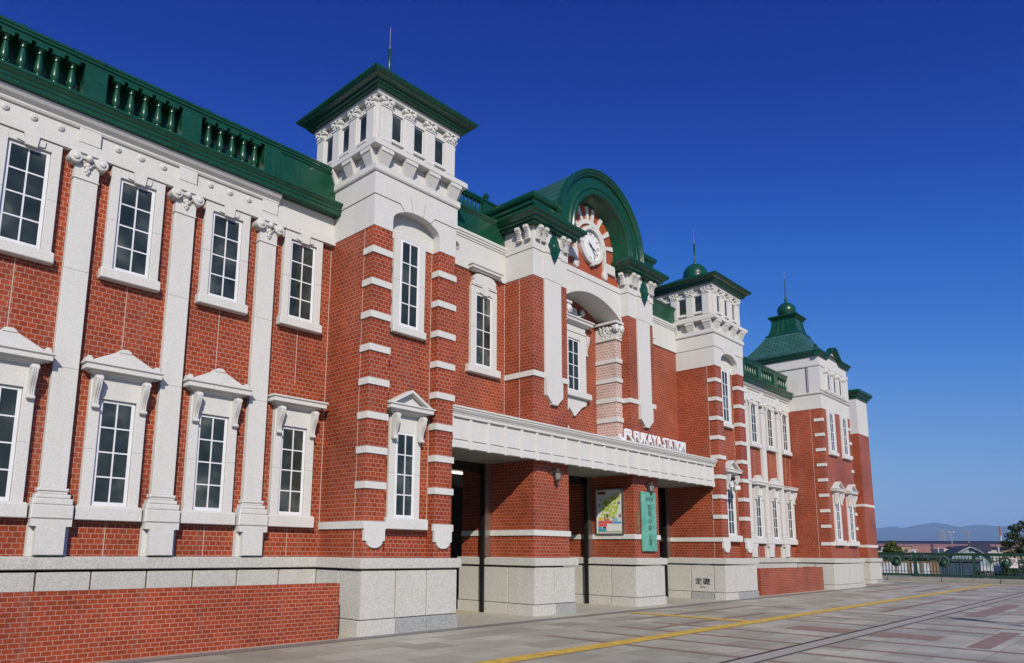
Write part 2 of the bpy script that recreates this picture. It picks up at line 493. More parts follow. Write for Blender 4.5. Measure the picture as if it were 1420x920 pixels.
gsheet(g, -2, 47.2, 5.0, 5.06, 0.008, 1); gsheet(g, -2, 47.2, 4.67, 4.71, 0.008, 1)
struct('drain_channel', g, ['light_strip', 'slot'], (10, 4.8, 0))
rb = MB()
for x in (11.2, 12.45, 13.65, 15.1, 18.2, 19.7, 21.6, 24.4, 27.6, 30.8, 34.0, 38.0, 42.0):
    gsheet(rb, x-0.075, x+0.075, -8, 4.66, 0.0045)
    gsheet(rb, x-0.075, x+0.075, 5.06, 7.05 if x > 16 else 8.9, 0.0045)
gsheet(rb, 16.05, 16.95, 3.5, 4.66, 0.0045); gsheet(rb, 16.05, 16.95, 5.06, 6.3, 0.0045)
gsheet(rb, 22.9, 29.0, 3.85, 4.3, 0.0055); gsheet(rb, 15.4, 18.9, 2.55, 2.9, 0.0055)
for x0, x1, y in ((15.2, 22.0, 9.55), (13.9, 19.7, 8.2), (33.0, 42.0, 9.5), (35.0, 41.5, 8.2), (22.5, 31.5, 6.15), (36, 40, 6.9)):
    gsheet(rb, x0, x1, y-0.09, y+0.09, 0.0052)
gsheet(rb, 21.9, 22.05, 8.0, 9.46, 0.0052)
struct('red_paving_bands', rb, 'red_tile', (20, 5, 0))
# tactile paving: real raised bars and studs on yellow tiles
yl = MB()
def tact(x0, x1, y0, y1, along):
    gsheet(yl, x0, x1, y0, y1, 0.009)
    if along == 'x':
        x = x0
        while x < x1-0.05:
            xe = min(x+0.28, x1)
            for k in range(5):
                yy = y0+0.045+k*(y1-y0-0.09)/4
                z = gz(x)+0.009
                yl.add([(x+.02, yy-.018, z), (xe, yy-.018, z), (xe, yy+.018, z), (x+.02, yy+.018, z),
                        (x+.03, yy-.01, z+.006), (xe-.01, yy-.01, z+.006), (xe-.01, yy+.01, z+.006), (x+.03, yy+.01, z+.006)],
                       [(4, 5, 6, 7), (0, 1, 5, 4), (1, 2, 6, 5), (2, 3, 7, 6), (3, 0, 4, 7)])
            x += 0.32
    else:
        y = y0
        while y < y1-0.05:
            for k in range(5):
                xx = x0+0.045+k*(x1-x0-0.09)/4
                z = gz(xx)+0.009; ye = min(y+0.28, y1)
                yl.add([(xx-.018, y+.02, z), (xx+.018, y+.02, z), (xx+.018, ye, z), (xx-.018, ye, z),
                        (xx-.01, y+.03, z+.006), (xx+.01, y+.03, z+.006), (xx+.01, ye-.01, z+.006), (xx-.01, ye-.01, z+.006)],
                       [(4, 5, 6, 7), (0, 1, 5, 4), (1, 2, 6, 5), (2, 3, 7, 6), (3, 0, 4, 7)])
            y += 0.32
tact(2.0, 46.8, 7.15, 7.5, 'x')
tact(16.75, 17.1, 7.5, 10.6, 'y')
tact(45.9, 46.25, -6.0, 7.15, 'y'); tact(45.9, 46.25, 7.5, 12.0, 'y')
struct('tactile_paving', yl, 'yellow', (17, 7.3, 0))

# ------------------------------------------------------------------ the station
XC = 17.24
def mirx(x): return 2*XC-x
YW, YT, YP = 12.68, 11.19, 11.67
st = thing('station_building', 'long red brick station with white trim, green roofs and a clock gable between towers', 'station', (XC, YW, 0.0))

# --- brick bodies
def wall(mb, name='brick_wall', mat='brick'):
    return part(name, mb, mat, st)
ZB = 8.22
ZG = 1.40
b = MB(); b.box(-3.4, 8.46, YW, YW+0.5, ZG, 8.2); wing_l = wall(b)
b = MB(); b.box(26.02, 34.15, YW, YW+0.5, ZG, 8.2); wing_r = wall(b)
for x0, x1 in ((10.79, 14.17), (20.31, 23.69)):
    b = MB(); b.box(x0, x1, YW, YW+0.5, 3.95, 8.93); wall(b)
b = MB(); b.box(15.65, 18.83, YW, YW+0.5, 4.4, 9.5); wall(b)
b = MB(); b.box(-3.4, 38.1, 19.6, 20, 0.0, 9.5); b.box(38.1, 44.6, 13.4, 13.8, 0, 8.3); wall(b, 'rear_wall')

# --- interior seen through the entrance
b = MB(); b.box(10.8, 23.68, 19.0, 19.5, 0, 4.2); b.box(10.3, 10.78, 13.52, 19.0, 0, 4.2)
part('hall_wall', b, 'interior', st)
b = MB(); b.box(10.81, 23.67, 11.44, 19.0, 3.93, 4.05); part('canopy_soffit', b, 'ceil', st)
b = MB(); b.box(14.0, 15.5, 14.95, 15.05, 3.83, 3.89); part('lamp_tube', b, 'tube', st)
b = MB(); b.box(10.82, 23.66, 13.3, 13.5, 3.70, 3.93)
part('door_head', b, 'dark_metal', st)

# --- entrance pillars (brick) with band and granite base
def lower_pillar(x0, x1, yend=14.25):
    b = MB(); b.box(x0, x1, YP, yend, ZG-.05, 3.93)
    p = part('entrance_pillar', b, 'brick', st)
    b = MB(); b.mould([(x0, yend-.01), (x0, YP), (x1, YP), (x1, yend-.01)], [(-.05, 2.0), (.035, 2.0), (.035, 2.14), (-.05, 2.14)])
    part('stone_band', b, 'white', p)
    return p
# --- granite plinth made of panels with stained joints
def plinth(path, zt=1.44, joints={}, name='granite_plinth'):
    b = MB()
    b.mould(path, [(-.10, -.1), (.07, -.1), (.07, 1.2), (-.10, 1.2)], 2)
    pv = [Vector(p) for p in path]
    n = len(pv)
    # panels
    for i in range(n-1):
        a, c = pv[i], pv[i+1]
        d = (c-a); L = d.length; d.normalize(); nn = Vector((d.y, -d.x))
        # turn signs at both ends: +1 convex corner
        def turn(k):
            if k <= 0 or k >= n-1: return 0
            e = (pv[k]-pv[k-1]).normalized(); f = (pv[k+1]-pv[k]).normalized()
            cr = e.x*f.y-e.y*f.x
            return 1 if cr > 0.01 else (-1 if cr < -0.01 else 0)
        s0 = -0.1*turn(i); s1 = L+0.1*turn(i+1)
        LL = s1-s0
        js = [s0]
        k = max(1, round(LL/.86))
        if k > 1:
            for q in range(1, k): js.append(s0+LL*q/k+random.uniform(-.05, .05))
        if i in joints: js = [s0]+joints[i]
        js.append(s1)
        for q in range(len(js)-1):
            u0, u1 = js[q]+(.013 if q else .004), js[q+1]-(.013 if q < len(js)-2 else .004)
            for (z0, z1, o, m) in ((-.1, .285, .135, 1 if random.random() < .3 else 0), (.299, 1.2, .10, 0)):
                A = a+d*u0; B = a+d*u1
                lo = -.06
                vs = []
                for (P_, oo) in ((A, lo), (B, lo), (B, o-.008), (A, o-.008)):
                    w = P_+nn*oo
                    vs.append((w.x, w.y))
                A2 = a+d*(u0+.008)+nn*o; B2 = a+d*(u1-.008)+nn*o
                v = [(*vs[3], z0), (*vs[2], z0), (*vs[2], z1), (*vs[3], z1), (A2.x, A2.y, z0+.008), (B2.x, B2.y, z0+.008), (B2.x, B2.y, z1-.008), (A2.x, A2.y, z1-.008),
                     (*vs[0], z0), (*vs[1], z0), (*vs[1], z1), (*vs[0], z1)]
                b.add(v, [(4, 5, 6, 7), (0, 1, 5, 4), (1, 2, 6, 5), (2, 3, 7, 6), (3, 0, 4, 7), (0, 8, 9, 1), (3, 2, 10, 11), (0, 3, 11, 8), (1, 9, 10, 2)], m)
    pl = part(name, b, ['granite', 'granite_dark', 'mortar'], st)
    b = MB(); b.mould(path, [(-.10, 1.235), (.14, 1.235), (.165, 1.25), (.165, zt-.02), (.14, zt), (-.10, zt)])
    part('granite_cap', b, 'granite', pl)
    return pl
plinth([(-3.4, YW), (8.46, YW), (8.46, YT), (10.79, YT), (10.79, 15)])
for x0, x1 in ((14.17, 15.65), (18.87, 20.32)):
    lower_pillar(x0, x1)
    plinth([(x0, 14.26), (x0, YP), (x1, YP), (x1, 14.26)])
plinth([(23.69, 14.3), (23.69, YT), (26.02, YT), (26.02, YW), (34.15, YW), (34.15, 11.12), (38.05, 11.12), (38.05, 13.4)], joints={0: [.95, 1.94, 2.79]})
plinth([(42.8, 13.4), (42.8, 12.1), (44.6, 12.1), (44.6, 16)])
# shutter guides
for x in (13.98, 18.68, 23.5):
    b = MB(); b.box(x-.065, x-.004, 13.20, 13.30, 0, 3.92); b.box(x-.072, x-.065, 13.23, 13.27, 0, 3.92)
    b.box(x-.05, x+.17, 13.14, 13.18, 1.46, 3.92, 1)
    part('shutter_guide', b, ['dark_metal', 'steel'], st)
b = MB()
for k in range(24): b.box(10.95+k*.13, 10.95+k*.13+.065, 13.6, 13.66, gz(12), gz(12)+.02)
part('door_threshold', b, 'yellow', st)

# --- windows -------------------------------------------------------------
def surround(w, h, jamb, top, proud, key=False):
    b = MB()
    o = w/2
    for s_ in (-1, 1):
        xa, xb = (-o-jamb, -o) if s_ < 0 else (o, o+jamb)
        b.bbox(xa, xb, -proud, .02, 0, h*.52, .006); b.bbox(xa, xb, -proud, .02, h*.52+.004, h+top, .006); b.box(xa+.004, xb-.004, -proud+.007, .018, h*.5, h*.54)
    b.bbox(-o, o, -proud+.001, .02, h, h+top-.001, .004)
    b.box(-o-.004, o+.004, -.015, .018, 0, h)          # backing behind the sash
    if key:
        b.prism([(-.085, h-.03), (.085, h-.03), (.11, h+top+.015), (-.11, h+top+.015)], 'y', -proud-.05, -proud+.004)
        b.prism([(-.20, h+.03), (-.087, h+.01), (-.112, h+top-.02), (-.21, h+top-.02)], 'y', -proud-.022, -proud+.004)
        b.prism([(.087, h+.01), (.20, h+.03), (.21, h+top-.02), (.112, h+top-.02)], 'y', -proud-.022, -proud+.004)
    return b
def sash_mb(w, h, cols, rows, fr=.055, y0=-.045):
    b = MB()
    o = w/2-.004
    b.bbox(-o, -o+fr, y0, -.016, .004, h-.004, .006); b.bbox(o-fr, o, y0, -.016, .004, h-.004, .006)
    b.bbox(-o+fr, o-fr, y0, -.016, .004, fr+.03, .006); b.bbox(-o+fr, o-fr, y0, -.016, h-fr, h-.004, .006)
    iw, ih = 2*(o-fr), h-2*fr-.03
    t = .012
    for c in range(1, cols):
        x = -o+fr+iw*c/cols
        b.box(x-t, x+t, y0+.006, -.016, fr+.03, h-fr)
    for r in range(1, rows):
        z = fr+.03+ih*r/rows
        for c in range(cols):
            xa = -o+fr+iw*c/cols+(t if c else 0); xb = -o+fr+iw*(c+1)/cols-(t if c < cols-1 else 0)
            b.box(xa, xb, y0+.008, -.016, z-t, z+t)
    return b
def pane_mb(w, h, cols, rows, fr=.055):
    b = MB(); o = w/2-.01
    b.box(-o, o, -.026, -.02, .02, h-.02)
    return b
_cache = {}
def cm(key, fn, mat):
    if key not in _cache:
        _cache[key] = fn().mesh(key[0], mats_of(mat))
    return _cache[key]
def sub(name, key, fn, mat, parent, loc):
    return link(name, cm((name,)+key, fn, mat), parent, loc)
def sill_mb(w, h, proud):
    b = MB(); b.bbox(-w/2, w/2, -proud, .02, -h, 0, .012)
    b.box(-w/2+.02, w/2-.02, -proud+.03, .02, 0.0005, .018)
    return b
def console_mb(w, h, d):
    # scrolled bracket hanging from z=0 down to -h
    b = MB()
    n = 12
    prof = []
    for i in range(n+1):
        t = i/n
        y = -d*(1-.62*t)-.022*math.sin(t*math.pi*2)
        prof.append((y, -h*t))
    poly = [(.01, 0)]+prof+[(.01, -h)]
    b.prism(poly, 'x', -w/2, w/2)
    for k in (-1, 0, 1):
        pr = [(p[0]-.012, p[1]*.9-.03) for p in prof]
        pl = [(p[0]+.006, p[1]*.9-.03) for p in prof]
        b.prism(pr+pl[::-1], 'x', k*w*.3-.011, k*w*.3+.011)
    b.lathe([(.03, -w/2-.008), (.034, 0), (.03, w/2+.008)], (0, -d*.36, -h+.01), 10, 'x')
    b.lathe([(.036, -w/2-.008), (.04, 0), (.036, w/2+.008)], (0, -d+.02, -.05), 10, 'x')
    return b
def cornice_mb(w, h, d):
    b = MB()
    prof = [(-.02, 0), (d*.35, 0), (d*.4, h*.2), (d*.62, h*.3), (d*.62, h*.36), (d*.9, h*.42), (d*.9, h*.78), (d, h*.86), (d, h), (-.02, h)]
    x = w/2-d
    b.mould([(-x, .0), (-x, -.001), (x, -.001), (x, .0)], prof) if False else None
    b.mould([(-x, .03), (-x, 0), (x, 0), (x, .03)], prof)
    return b
def pediment_mb(w, h, d, bumps=True, open_=False):
    b = MB()
    o = w/2
    if open_:
        b.prism([(-o, 0), (o, 0), (0, h)], 'y', -d*.45, .01)
        b.prism([(-o, 0), (-o+.1, 0), (0, h-.06), (0, h)], 'y', -d, -d*.45-.001)
        b.prism([(o, 0), (0, h), (0, h-.06), (o-.1, 0)], 'y', -d, -d*.45-.001)
    else:
        b.prism([(-o, 0), (o, 0), (o, .02), (.09, h*.86), (-.09, h*.86), (-o, .02)], 'y', -d*.7, .01)
        b.prism([(-.1, h*.80), (.1, h*.80), (.085, h*.95), (.045, h*1.02), (-.045, h*1.02), (-.085, h*.95)], 'y', -d*.75, .012)
        for sx in (-1, 1):
            b.prism([(sx*o-.05, .0), (sx*o+.05, .0), (sx*o+.05, .07), (sx*o+.02, .1), (sx*o-.02, .1), (sx*o-.05, .07)], 'y', -d*.72, .011)
    return b
def window(x, y, z, w, h, jamb, top, proud, sillw=None, sillh=.18, sillp=.15, key=False, cols=2, rows=4, parent=None, fr=.055):
    k = (round(w, 3), round(h, 3), jamb, top, proud, key, cols, rows)
    o = sub('window', k, lambda: surround(w, h, jamb, top, proud, key), 'white', parent or st, (x, y, z))
    if parent is None or parent is st:
        sub('sash', k, lambda: sash_mb(w, h, cols, rows, fr), 'sash', o, (x, y-.02, z))
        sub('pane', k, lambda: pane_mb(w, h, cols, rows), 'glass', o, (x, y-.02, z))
        if sillw: sub('sill', (sillw, sillh, sillp), lambda: sill_mb(sillw, sillh, sillp), 'white', o, (x, y, z))
    return o
def upper_window(x): return window(x, YW, 6.27, .62, 1.71, .15, .155, .11, 1.0, .17, .16, key=True)
def dressed(o, x, y, z, w, h, cw, ch, cd, panel, ped, bx, brh=.5, open_=False, brd=.17):
    zt = z+h
    k = (w, h, cw)
    for sx in (-1, 1):
        sub('bracket', (round(brh, 3), brd), lambda: console_mb(.1, brh, brd), 'white', o, (x+sx*bx, y-.10, zt+panel))
    sub('window_cornice', (cw, ch, cd), lambda: cornice_mb(cw, ch, cd), 'white', o, (x, y-.02, zt+panel))
    if ped: sub('pediment', (cw, ped, open_), lambda: pediment_mb(cw*.86 if not open_ else cw*.94, ped, cd*.85, True, open_), 'white', o, (x, y-.02, zt+panel+ch))
def lower_window(x, ped=True):
    o = window(x, YW, 2.24, .58, 1.79, .17, .36, .11, 1.04, .22, .16)
    dressed(o, x, YW, 2.24, .58, 1.79, 1.28, .21, .30, .36, .30 if ped else 0, .385, .52)
    return o

WX = [0.87, 2.58, 4.29, 5.99, 7.70]
PX = [1.72, 3.43, 5.14, 6.85]
for x in WX:
    last = x > 7
    for q in (x, mirx(x)):
        upper_window(q)
        lower_window(q, not last and x > 0.9)

# --- pilasters -----------------------------------------------------------
def pil_shaft():
    b = MB(); b.bbox(-.19, .19, -.12, .02, 2.50, 4.44, .006); b.bbox(-.19, .19, -.12, .02, 4.446, 6.10, .006); b.bbox(-.19, .19, -.12, .02, 6.104, 7.70, .006); b.box(-.18, .18, -.112, .018, 2.6, 7.6)
    return b
def pil_cap():
    b = MB()
    b.box(-.19, .19, -.13, .02, 7.715, 8.05)
    b.bbox(-.205, .205, -.14, .02, 7.69, 7.715, .006)
    b.box(-.25, .25, -.19, .02, 8.13, 8.158)
    b.prism([(-.22, 8.13), (-.16, 8.05), (.16, 8.05), (.22, 8.13)], 'y', -.16, .02)
    for s in (-1, 1):
        b.lathe([(.095, -.03), (.105, .0), (.105, .20), (.09, .215), (.05, .215), (.05, .235), (.035, .245), (.001, .247)], (s*.205, -.0, 8.03), 18, 'y')
    b.ball((0, -.19, 8.06), .062, 12, 7)
    b.ball((0, -.225, 8.06), .03, 8, 5)
    for (gx, gzz, r) in ((-.075, 7.99, .034), (-.04, 7.94, .036), (0, 7.9, .042), (.04, 7.94, .036), (.075, 7.99, .034), (0, 7.96, .045), (-.02, 7.85, .03), (.02, 7.855, .028), (0, 7.81, .026), (-.11, 8.03, .028), (.11, 8.03, .028)):
        b.ball((gx, -.145, gzz), r, 8, 5)
    return b
def pil_base():
    b = MB()
    for (w, d, z0, z1) in ((.225, .155, 2.445, 2.5), (.21, .14, 2.405, 2.444), (.25, .18, 2.335, 2.404), (.285, .21, 2.235, 2.334), (.30, .225, 2.02, 2.234)):
        b.bbox(-w, w, -d, .02, z0, z1, .016 if z1-z0 > .05 else .01)
    return b
def pil_ped():
    b = MB()
    b.box(-.285, .285, -.10, .02, 1.445, 2.018)
    b.prism([(-.205, 1.47), (.205, 1.47), (.205, 1.90), (.29, 1.905), (.29, 2.015), (-.29, 2.015), (-.29, 1.905), (-.205, 1.90)], 'y', -.215, -.1005)
    b.prism([(-.215, 1.47), (-.13, 1.447), (-.101, 1.447), (-.101, 1.53), (-.215, 1.53)], 'x', -.204, .204)
    return b
for x in PX:
    for q in (x, mirx(x)):
        o = sub('pilaster', (), pil_shaft, 'white', st, (q, YW, 0))
        sub('capital', (), pil_cap, 'white', o, (q, YW, 0))
        sub('pilaster_base', (), pil_base, 'white', o, (q, YW, 0))
        sub('pedestal', (), pil_ped, 'white', o, (q, YW, 0))

# --- wing entablature, parapet -------------------------------------------
def wing_top(x0, x1, flip):
    A = lambda p: (mirx(p) if flip else p)
    def rng(a, c): return (min(A(a), A(c)), max(A(a), A(c)))
    xa, xb = rng(x0, x1)
    b = MB(); b.box(xa, xb, YW-.08, YW+.5, 8.195, 8.79); b.box(xa, xb, YW-.125, YW-.0801, 8.16, 8.34)
    b.box(xa, xb, YW-.08, YW+.01, 8.161, 8.1945)
    fr = part('frieze', b, 'white', st)
    xm = 7.04
    m0, m1 = rng(x0, xm)
    b = MB(); b.mould([(m0, YW-.08), (m1, YW-.08)], [(-.02, 8.59), (.03, 8.59), (.05, 8.62), (.05, 8.65), (.12, 8.70), (.16, 8.75), (.16, 8.785), (-.02, 8.785)])
    part('frieze_moulding', b, 'white', fr)
    for px in PX:
        b = MB(); b.bbox(A(px)-.17, A(px)+.17, YW-.135, YW-.078, 8.345, 8.6, .006); part('frieze_block', b, 'white', fr)
    for wx in WX[:-1]:
        for k in (-1, 0, 1):
            q = A(wx+k*.40)
            sub('rosette', (), lambda: MB().lathe([(.055, 0), (.058, .018), (.04, .032), (.022, .03), (.02, .045), (.008, .05), (.001, .05)], (0, 0, 0), 14, 'y'), 'white', fr, (q, YW-.08, 8.48))
    b = MB(); b.mould([(xa, YW), (xb, YW)], [(-.1, 8.792), (.30, 8.792), (.31, 8.82), (.31, 8.86), (.335, 8.885), (.335, 8.925), (.36, 8.95), (.385, 8.99), (.40, 9.00), (.40, 9.04), (.385, 9.055), (.12, 9.075), (-.1, 9.075)])
    co = part('cornice', b, 'green', st)
    # parapet wall, rail, pedestals, balusters
    YB = YW-.10
    b = MB(); b.box(xa, xb, YB+.30, YB+.36, 9.076, 9.83)
    p1, p2 = rng(7.03, x1)
    b.bbox(p1, p2, YB+.02, YB+.30, 9.076, 9.79, .004)
    
    par = part('parapet', b, 'green', st)
    b = MB(); b.mould([(xa, YB+.02), (xb, YB+.02)], [(-.35, 9.792), (.02, 9.792), (.025, 9.83), (.05, 9.845), (.05, 9.88), (.07, 9.895), (.07, 9.93), (.03, 9.965), (-.35, 9.975)])
    part('parapet_rail', b, 'green', par)
    for px in PX:
        b = MB(); b.bbox(A(px)-.185, A(px)+.185, YB-.005, YB+.26, 9.078, 9.79, .006)
        part('parapet_pedestal', b, 'green', par)
    def bal():
        b = MB()
        b.box(-.09, .09, -.08, .08, 0, .10)
        b.lathe([(.072, .10), (.072, .12), (.05, .135), (.042, .15), (.055, .165), (.055, .18), (.043, .19), (.058, .225), (.068, .265), (.070, .30), (.062, .37), (.052, .45), (.04, .51), (.037, .535), (.058, .548), (.058, .565), (.037, .575), (.036, .60), (.058, .618), (.062, .64)], (0, 0, 0), 16)
        b.box(-.09, .09, -.08, .08, .64, .712)
        return b
    for wx in WX[:-1]:
        for k in range(5):
            q = A(wx+(k-2)*.245)
            sub('baluster', (), bal, 'green', par, (q, YB+.08, 9.078))
for fx in (-.88, 2.40, 5.68):
    b = MB(); b.add([(fx-.14, 13.06, 9.9), (fx+.14, 13.06, 9.9), (fx+.14, 13.34, 9.9), (fx-.14, 13.34, 9.9), (fx-.14, 13.06, 10.25), (fx+.14, 13.06, 10.25), (fx+.14, 13.34, 10.25), (fx-.14, 13.34, 10.25), (fx, 13.2, 10.42)],
        [(0, 1, 5, 4), (1, 2, 6, 5), (2, 3, 7, 6), (3, 0, 4, 7), (4, 5, 8), (5, 6, 8), (6, 7, 8), (7, 4, 8), (3, 2, 1, 0)])
    part('roof_finial', b, 'green', st)
wing_top(-3.4, 8.46, False)
wing_top(0.33, 8.46, True)

# --- square towers --------------------------------------------------------
QZ = [2.78+.692*i for i in range(8)]
def tower(X0):
    """X0 = left face"""
    T = lambda x: x-8.46+X0
    x0, x1 = T(8.46), T(10.79)
    xp0, xp1 = T(8.95), T(10.30)
    yr = YT+.235
    xc = (x0+x1)/2
    b = MB(); b.prism([(x0, 13.52), (x0, YT), (xp0, YT), (xp0, yr), (xp1, yr), (xp1, YT), (x1, YT), (x1, 13.52)], 'z', ZG, ZB)
    tw = part('tower', b, 'brick', st)
    # quoins
    for z in QZ:
        b = MB(); b.prism([(x0-.03, YT-.03), (xp0+.015, YT-.03), (xp0+.015, YT+.12), (x0+.1, YT+.12), (x0+.1, YT+.30), (x0-.03, YT+.30)], 'z', z, z+.135)
        part('quoin_stone', b, 'white', tw)
        b = MB(); b.prism([(xp1-.03, YT-.03), (x1+.03, YT-.03), (x1+.03, YT+.30), (x1-.1, YT+.30), (x1-.1, YT+.205), (xp1-.03, YT+.205)], 'z', z, z+.135)
        part('quoin_stone', b, 'white', tw)
    # sill band with shield pendants
    b = MB(); b.mould([(x0, YW if X0 < 20 else 14.2), (x0, YT), (xp0+.03, YT), ], [(-.05, 2.0), (.035, 2.0), (.035, 2.145), (-.05, 2.145)])
    b.mould([(xp1-.03, YT), (x1, YT), (x1, 13.4)], [(-.05, 2.0), (.035, 2.0), (.035, 2.145), (-.05, 2.145)])
    part('stone_band', b, 'white', tw)
    for px0, px1 in ((x0-.01, xp0-.0), (xp1-.02, x1-.02)):
        c = (px0+px1)/2; w = (px1-px0)/2
        poly = [(c-w, 2.0), (c-w, 1.77), (c-w+.06, 1.765)]+[(c+w*.78*math.cos(t), 1.76-.13*math.sin(t)) for t in [math.pi-math.pi*i/10 for i in range(11)]]+[(c+w-.06, 1.765), (c+w, 1.77), (c+w, 2.0)]
        b = MB(); b.prism(poly, 'y', YT-.05, YT+.02)
        part('shield_pendant', b, 'white', tw)
    # white stone block over the brick, with segmental arch
    ox = .012
    arch = [(xc+(xp1-xp0)/2*math.cos(t), 8.50+.32*math.sin(t)) for t in [math.pi*i/16 for i in range(17)]]
    arch[0] = (xp1, 8.46); arch[-1] = (xp0, 8.46)
    n_ = len(arch); kA, kB = 5, n_-6     # arch runs right to left
    left = [(x0-ox, ZB), (xp0, ZB)]+arch[::-1][:kA+1]+[(xc-.50, 8.90), (x0-ox, 8.90)]
    right = [(x1+ox, 8.90), (xc+.50, 8.90)]+arch[:kA+1][::-1]+[(xp1, ZB), (x1+ox, ZB)]
    upper = [(x0-.03, 8.914), (xc-.497, 8.914)]+[(p[0], p[1]+.004) for p in arch[::-1][kA:n_-kA]]+[(xc+.497, 8.914), (x1+.03, 8.914), (x1+.03, 9.40), (x0-.03, 9.40)]
    b = MB(); b.prism(left, 'y', YT-ox, yr); b.prism(right, 'y', YT-ox, yr); b.prism(upper, 'y', YT-.03, yr)
    b.box(x0-ox, x1+ox, yr+.0005, 13.53, ZB, 8.90)
    b.box(xp0+.001, xp1-.001, yr-.02, yr-.0005, 8.215, 8.82)
    b.box(x0-.03, x1+.03, yr+.0005, 13.55, 8.914, 9.40)
    b.box(x0+.01, x1-.01, yr+.001, 13.5, 8.9, 8.9135)
    for s_ in (-1, 1):
        b.prism([(xc+s_*.150-.004, 8.815), (xc+s_*.150+.004, 8.815), (xc+s_*.20+.004, 9.14), (xc+s_*.20-.004, 9.14)], 'y', YT-.0315, YT-.02, 1)
    part('stone_block', b, ['white', 'mortar'], tw)
    sq = [(x0, 13.52), (x0, YT), (x1, YT), (x1, 13.52)]
    b = MB(); b.mould(sq, [(-.05, 9.41), (.055, 9.41), (.075, 9.44), (.075, 9.56), (.06, 9.575), (-.05, 9.575)], 0, True)
    b.mould(sq, [(-.1, 9.577), (.0, 9.577), (.0, 9.90), (-.1, 9.90)], 0, True)
    part('stone_band', b, 'white', tw)
    # corbels
    def corbel():
        b = MB()
        b.prism([(.02, .325), (-.185, .325), (-.185, .245), (-.165, .235), (-.06, 0.0), (.02, 0.0)], 'x', -.165, .165)
        for s in (-1, 1):
            pass
        b2 = [(x*(.72+.2*(z/.24)) if z < .24 else x*1.0, y, z) for (x, y, z) in b.v]
        b.v = b2
        
        return b
    for cx in (8.62, 9.29, 9.96, 10.63):
        sub('corbel', (), corbel, 'white', tw, (T(cx), YT, 9.577))
    for cy in (11.35, 12.02, 12.69, 13.36):
        for xx, rz in ((x0, -math.pi/2), (x1, math.pi/2)):
            o = sub('corbel', (), corbel, 'white', tw, (xx, cy, 9.577)); o.rotation_euler.z = rz
    b = MB(); b.mould(sq, [(-.3, 9.905), (.17, 9.905), (.19, 9.92), (.19, 10.03), (.17, 10.05), (.1, 10.075), (-.3, 10.075)], 0, True)
    b.mould(sq, [(-.3, 10.077), (.02, 10.077), (.02, 10.16), (-.3, 10.16)], 0, True)
    part('ledge', b, 'white', tw)
    # belfry
    i = .06; of = .165
    b = MB(); b.box(x0+i, x1-i, YT+i, 13.52-i, 10.161, 11.24); part('belfry_wall', b, 'white', tw)
    def bpil():
        b = MB(); b.bbox(-.135, .135, -.095, .02, 0, .78, .008)
        b.box(-.155, .155, -.07, .02, .0, .80)
        return b
    def bcap():
        b = MB(); b.box(-.135, .135, -.09, .02, .78, 1.02)
        b.box(-.15, .15, -.11, .02, .775, .80)
        b.box(-.175, .175, -.135, .02, .995, 1.017)
        for s in (-1, 1):
            b.lathe([(.045, -.02), (.052, .05), (.052, .125), (.03, .135), (.001, .136)], (s*.13, 0, .945), 12, 'y')
            b.ball((s*.05, -.10, .86), .042, 8, 5, 0, (1, .7, 1.2)); b.ball((s*.105, -.10, .85), .034, 8, 5, 0, (1, .7, 1.2))
            b.ball((s*.07, -.11, .93), .03, 8, 5)
        b.ball((0, -.10, .9), .042, 8, 5, 0, (1, .8, 1.3)); b.ball((0, -.12, .98), .034, 8, 5)
        return b
    def bwin():
        b = MB()
        b.box(-.20, -.15, -.06, .02, 0, .70); b.box(.15, .20, -.06, .02, 0, .70); b.box(-.15, .15, -.06, .02, .64, .70)
        b.box(-.20, .20, -.09, .02, -.055, -.001)
        return b
    sides = []
    for k in range(4): sides.append((x0+i+of+k*(x1-x0-2*i-2*of)/3, YT+i, 0, k))
    L = 13.52-YT
    for k in range(4):
        yy = YT+i+of+k*(L-2*i-2*of)/3
        sides.append((x0+i, yy, -math.pi/2, 10)); sides.append((x1-i, yy, math.pi/2, 10))
    for (px, py, rz, k) in sides:
        o = sub('belfry_pilaster', (), bpil, 'white', tw, (px, py, 10.161)); o.rotation_euler.z = rz
        o = sub('belfry_capital', (), bcap, 'white', tw, (px, py, 10.161)); o.rotation_euler.z = rz
    for k in range(3):
        px = x0+i+of+(k+.5)*(x1-x0-2*i-2*of)/3
        py = YT+i+of+(k+.5)*(L-2*i-2*of)/3
        for (qx, qy, rz) in ((px, YT+i, 0), (x0+i, py, -math.pi/2), (x1-i, py, math.pi/2)):
            o = sub('belfry_window', (), bwin, 'white', tw, (qx, qy, 10.28)); o.rotation_euler.z = rz
            o = sub('belfry_sash', (), lambda: sash_mb(.30, .64, 1, 2, .03, -.03), 'sash', tw, (qx, qy, 10.28)); o.rotation_euler.z = rz
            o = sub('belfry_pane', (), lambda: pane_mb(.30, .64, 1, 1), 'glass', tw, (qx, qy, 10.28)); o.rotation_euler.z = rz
    b = MB(); b.mould(sq, [(-.2, 11.18), (.03, 11.18), (.045, 11.20), (.045, 11.284), (-.2, 11.284)], 0, True); part('entablature', b, 'white', tw)
    b = MB(); b.mould(sq, [(-.2, 11.285), (.13, 11.285), (.145, 11.30), (.145, 11.335), (.185, 11.345), (.185, 11.40), (.205, 11.415), (.29, 11.435), (.30, 11.46), (.335, 11.475), (.35, 11.50), (.36, 11.505), (.36, 11.55), (-.2, 11.60)], 0, True)
    part('tower_cornice', b, 'green', tw)
    cy = (YT+13.52)/2
    b = MB()
